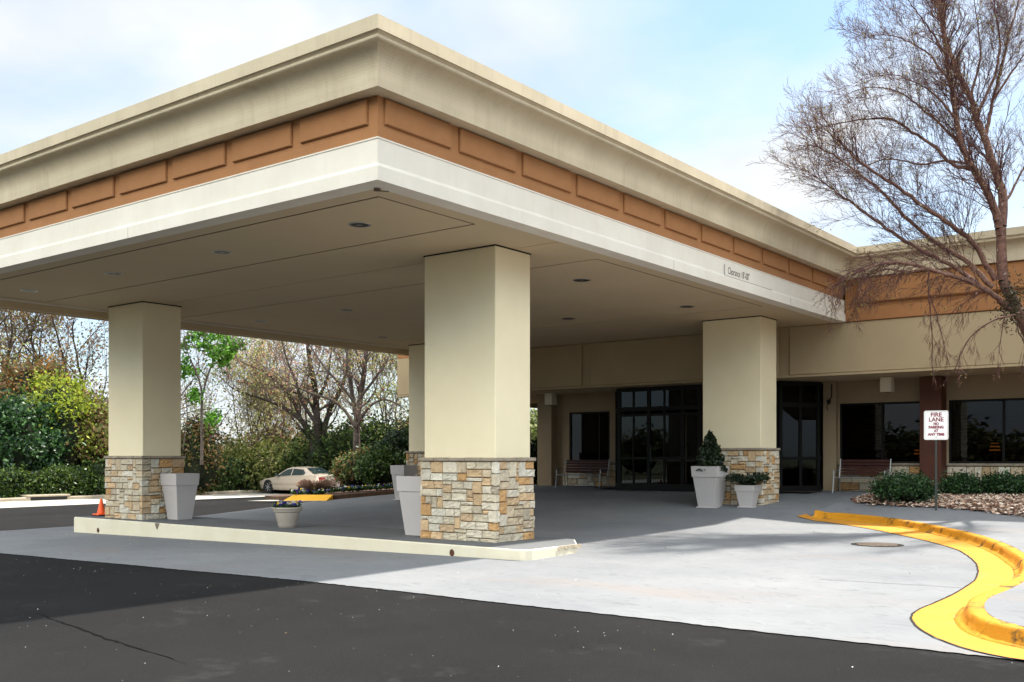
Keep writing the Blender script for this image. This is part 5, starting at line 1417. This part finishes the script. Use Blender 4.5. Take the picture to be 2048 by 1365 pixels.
# ------------------------------------------------------------------ river birch on the right
br = empty('bare_birch', at3(2125,1005,24.0), 'large bare birch with peeling reddish bark and drooping twigs overhanging the roof on the right', 'tree')
t = Tree(404)
def L3(pts, d0, d1):
    n = len(pts); return [at3(px, py, (d0+(d1-d0)*i/(n-1))*1.18) for i, (px, py) in enumerate(pts)]
trunk = L3([(2125,1030),(2118,900),(2095,770),(2060,670),(2025,600),(2006,560),(2003,500),(2003,454)], 20.5, 20.0)
t.limb(trunk[:5], .17, .14); t.limb(trunk[4:], .13, .11)
A = L3([(2003,454),(2007,403),(1999,366),(1981,315),(1970,278),(1952,234),(1941,194),(1912,139),(1895,90),(1882,40),(1872,-20),(1866,-90)], 20.0, 20.8)
B = L3([(2000,470),(1993,432),(1977,388),(1948,341),(1923,293),(1912,238),(1904,176),(1893,110),(1886,55),(1882,0),(1870,-70)], 20.0, 19.0)
Cc = L3([(1990,560),(1950,490),(1912,458),(1853,418),(1798,377),(1736,337),(1699,304),(1668,270)], 20.0, 18.6)
Dd = L3([(1985,575),(1930,520),(1879,491),(1816,440),(1769,388),(1717,348),(1666,311),(1630,290)], 20.0, 20.6)
Ee = L3([(1980,585),(1900,530),(1813,484),(1750,440),(1699,403),(1659,374),(1625,350)], 20.0, 19.2)
Gg = L3([(2020,620),(1990,592),(1950,568),(1905,552),(1860,540),(1810,527),(1770,527),(1735,536),(1700,552),(1660,575)], 20.0, 18.4)
G2 = L3([(1905,552),(1855,538),(1815,545),(1770,540),(1720,560),(1690,580)], 19.0, 19.4)
B1 = L3([(1948,341),(1901,326),(1871,293),(1824,264),(1780,238),(1725,240),(1670,249),(1620,262)], 19.8, 18.8)
B2 = L3([(1940,330),(1890,322),(1840,330),(1780,318),(1720,335),(1665,345)], 19.8, 21.2)
B3 = L3([(1923,293),(1880,250),(1840,215),(1800,185),(1740,175),(1690,190)], 19.6, 20.5)
B4 = L3([(1912,238),(1870,190),(1830,165),(1780,150),(1720,160)], 19.4, 18.4)
B5 = L3([(1904,176),(1868,120),(1820,85),(1770,70),(1710,80)], 19.3, 20.2)
B6 = L3([(1893,110),(1860,60),(1830,20),(1800,-20)], 19.2, 18.5)
Rr = L3([(1970,278),(1978,240),(1986,200),(2005,130),(2020,60),(2038,0),(2050,-60)], 20.3, 21)
R2 = L3([(2007,403),(2020,390),(2047,337),(2080,280)], 20.0, 20.5)
R3 = L3([(1986,200),(2020,150),(2048,110),(2090,60)], 20.5, 20.0)
R4 = L3([(1952,234),(1990,150),(2000,90),(1990,20),(1985,-40)], 20.4, 19.8)
R5 = L3([(2060,670),(2110,560),(2150,440),(2170,300),(2180,150),(2180,0)], 20.0, 18.5)
A2 = L3([(1941,194),(1960,120),(1955,50),(1945,-20)], 20.5, 21)
H1 = L3([(1855,540),(1858,600),(1864,680),(1865,745)], 19.2, 19.1); H2 = L3([(1860,590),(1876,640),(1890,700),(1897,725)], 19.2, 19.3)
H3 = L3([(2030,630),(1990,640),(1950,665),(1925,700),(1908,745)], 19.8, 19.0); H4 = L3([(2010,620),(2005,660),(1998,700),(2010,730)], 19.8, 19.5)
H5 = L3([(2020,625),(2048,690),(2044,740)], 20, 20.3)
main = [(A,.125,.03,1),(B,.11,.025,1),(Cc,.075,.015,1),(Dd,.07,.014,1),(Ee,.06,.012,1),(Gg,.075,.012,2),(G2,.04,.01,2),(B1,.05,.009,1),(B2,.035,.008,1),(B3,.035,.008,1),(B4,.03,.008,1),(B5,.03,.007,1),(B6,.028,.008,1),(Rr,.055,.015,1),(R2,.045,.014,1),(R3,.035,.01,1),(R4,.04,.01,1),(R5,.10,.02,1),(A2,.035,.01,1),(H1,.022,.009,3),(H2,.016,.007,3),(H3,.028,.007,3),(H4,.016,.007,3),(H5,.02,.008,3)]
buds = []
def birch_twigs(t, pts, r0, r1, mode):
    n = len(pts)-1; total = sum((pts[i+1]-pts[i]).length for i in range(n)); m_ = int(total*(13.5 if mode != 3 else 7))
    for k in range(m_):
        s_ = t.r.random()*.93+.07; i = min(n-1, int(s_*n)); u = s_*n-i; p = pts[i].lerp(pts[i+1], u); d = (pts[i+1]-pts[i]).normalized()
        if s_*total < .5 and mode == 1: continue
        ax = Vector((t.r.gauss(0,1), t.r.gauss(0,1), t.r.gauss(0,1))).cross(d)
        nd = Matrix.Rotation(R(t.r.uniform(22,58)), 3, ax.normalized()) @ d
        if mode == 1: nd = (nd+Vector((0,0,.25))).normalized()
        if mode == 2: nd = (nd+Vector((0,0,-.5 if t.r.random() < .5 else .35))).normalized()
        if mode == 3: nd = (nd+Vector((0,0,-.5))).normalized()
        L_ = t.r.uniform(.40,1.35)*(1.12-.33*s_)*{1: 1, 2: .72, 3: .42}[mode]; twig(t, p, nd, L_, max(.0042, r0*.13), 2 if L_ > .45 else 1, mode)
def twig(t, p, d, L_, r0, lvl, mode):
    n = 5; st = L_/n; r = t.r
    for i in range(n):
        d = (d+Vector((r.gauss(0,.085), r.gauss(0,.085), r.gauss(0,.085)+(.035 if mode == 1 else -.10)))).normalized(); q = p+d*st; r2 = max(.0024, r0*(1-.5*(i+1)/n))
        t.thin.append((*p, *q, max(.0026, r0*(1-.5*i/n)), r2)); p = q
        if lvl > 0 and i > 0:
            for _ in range(2 if r.random() < .6 else 1):
                ax = Vector((r.gauss(0,1), r.gauss(0,1), r.gauss(0,1))).cross(d); nd = Matrix.Rotation(R(r.uniform(18,48)), 3, ax.normalized()) @ d
                twig(t, p, nd, L_*r.uniform(.25,.55), r2*.75, lvl-1, mode)
    buds.append(tuple(p))
for pts, r0, r1, mode in main:
    sm = [Vector(q) for q in spline([tuple(p) for p in pts], 5)]
    sm = [p+Vector((t.r.gauss(0,.008),)*3) for p in sm]
    r0 *= .92; r1 *= .85
    t.limb(sm, r0, r1); birch_twigs(t, [Vector(p) for p in pts], r0, r1, mode)
t.mesh('trunk', M['birch'], M['twig'], br)
r = np.random.default_rng(5); Bq = np.array(buds); Bq = Bq[r.random(len(Bq)) < .55]; V, F, c = leaves(Bq, .020, [(.30,.16,.10),(.22,.12,.06),(.4,.3,.14),(.3,.32,.08)], crng=r, aspect=.4); npmesh('catkins', V, F, [M['leaf']], c, br)
# thick ivy-like knot where the limbs meet
r = np.random.default_rng(6); kc = np.array(at3(2022,605,23.5)); Pn = kc+r.normal(0,1,(900,3))*np.array([.16,.16,.28]); V, F, c = leaves(Pn, .03, [(.03,.03,.012),(.05,.045,.02),(.02,.015,.01)], crng=r); npmesh('ivy', V, F, [M['leaf']], c, br)
print('birch segs', len(t.thin), len(t.thick), 'objects', len(bpy.data.objects))
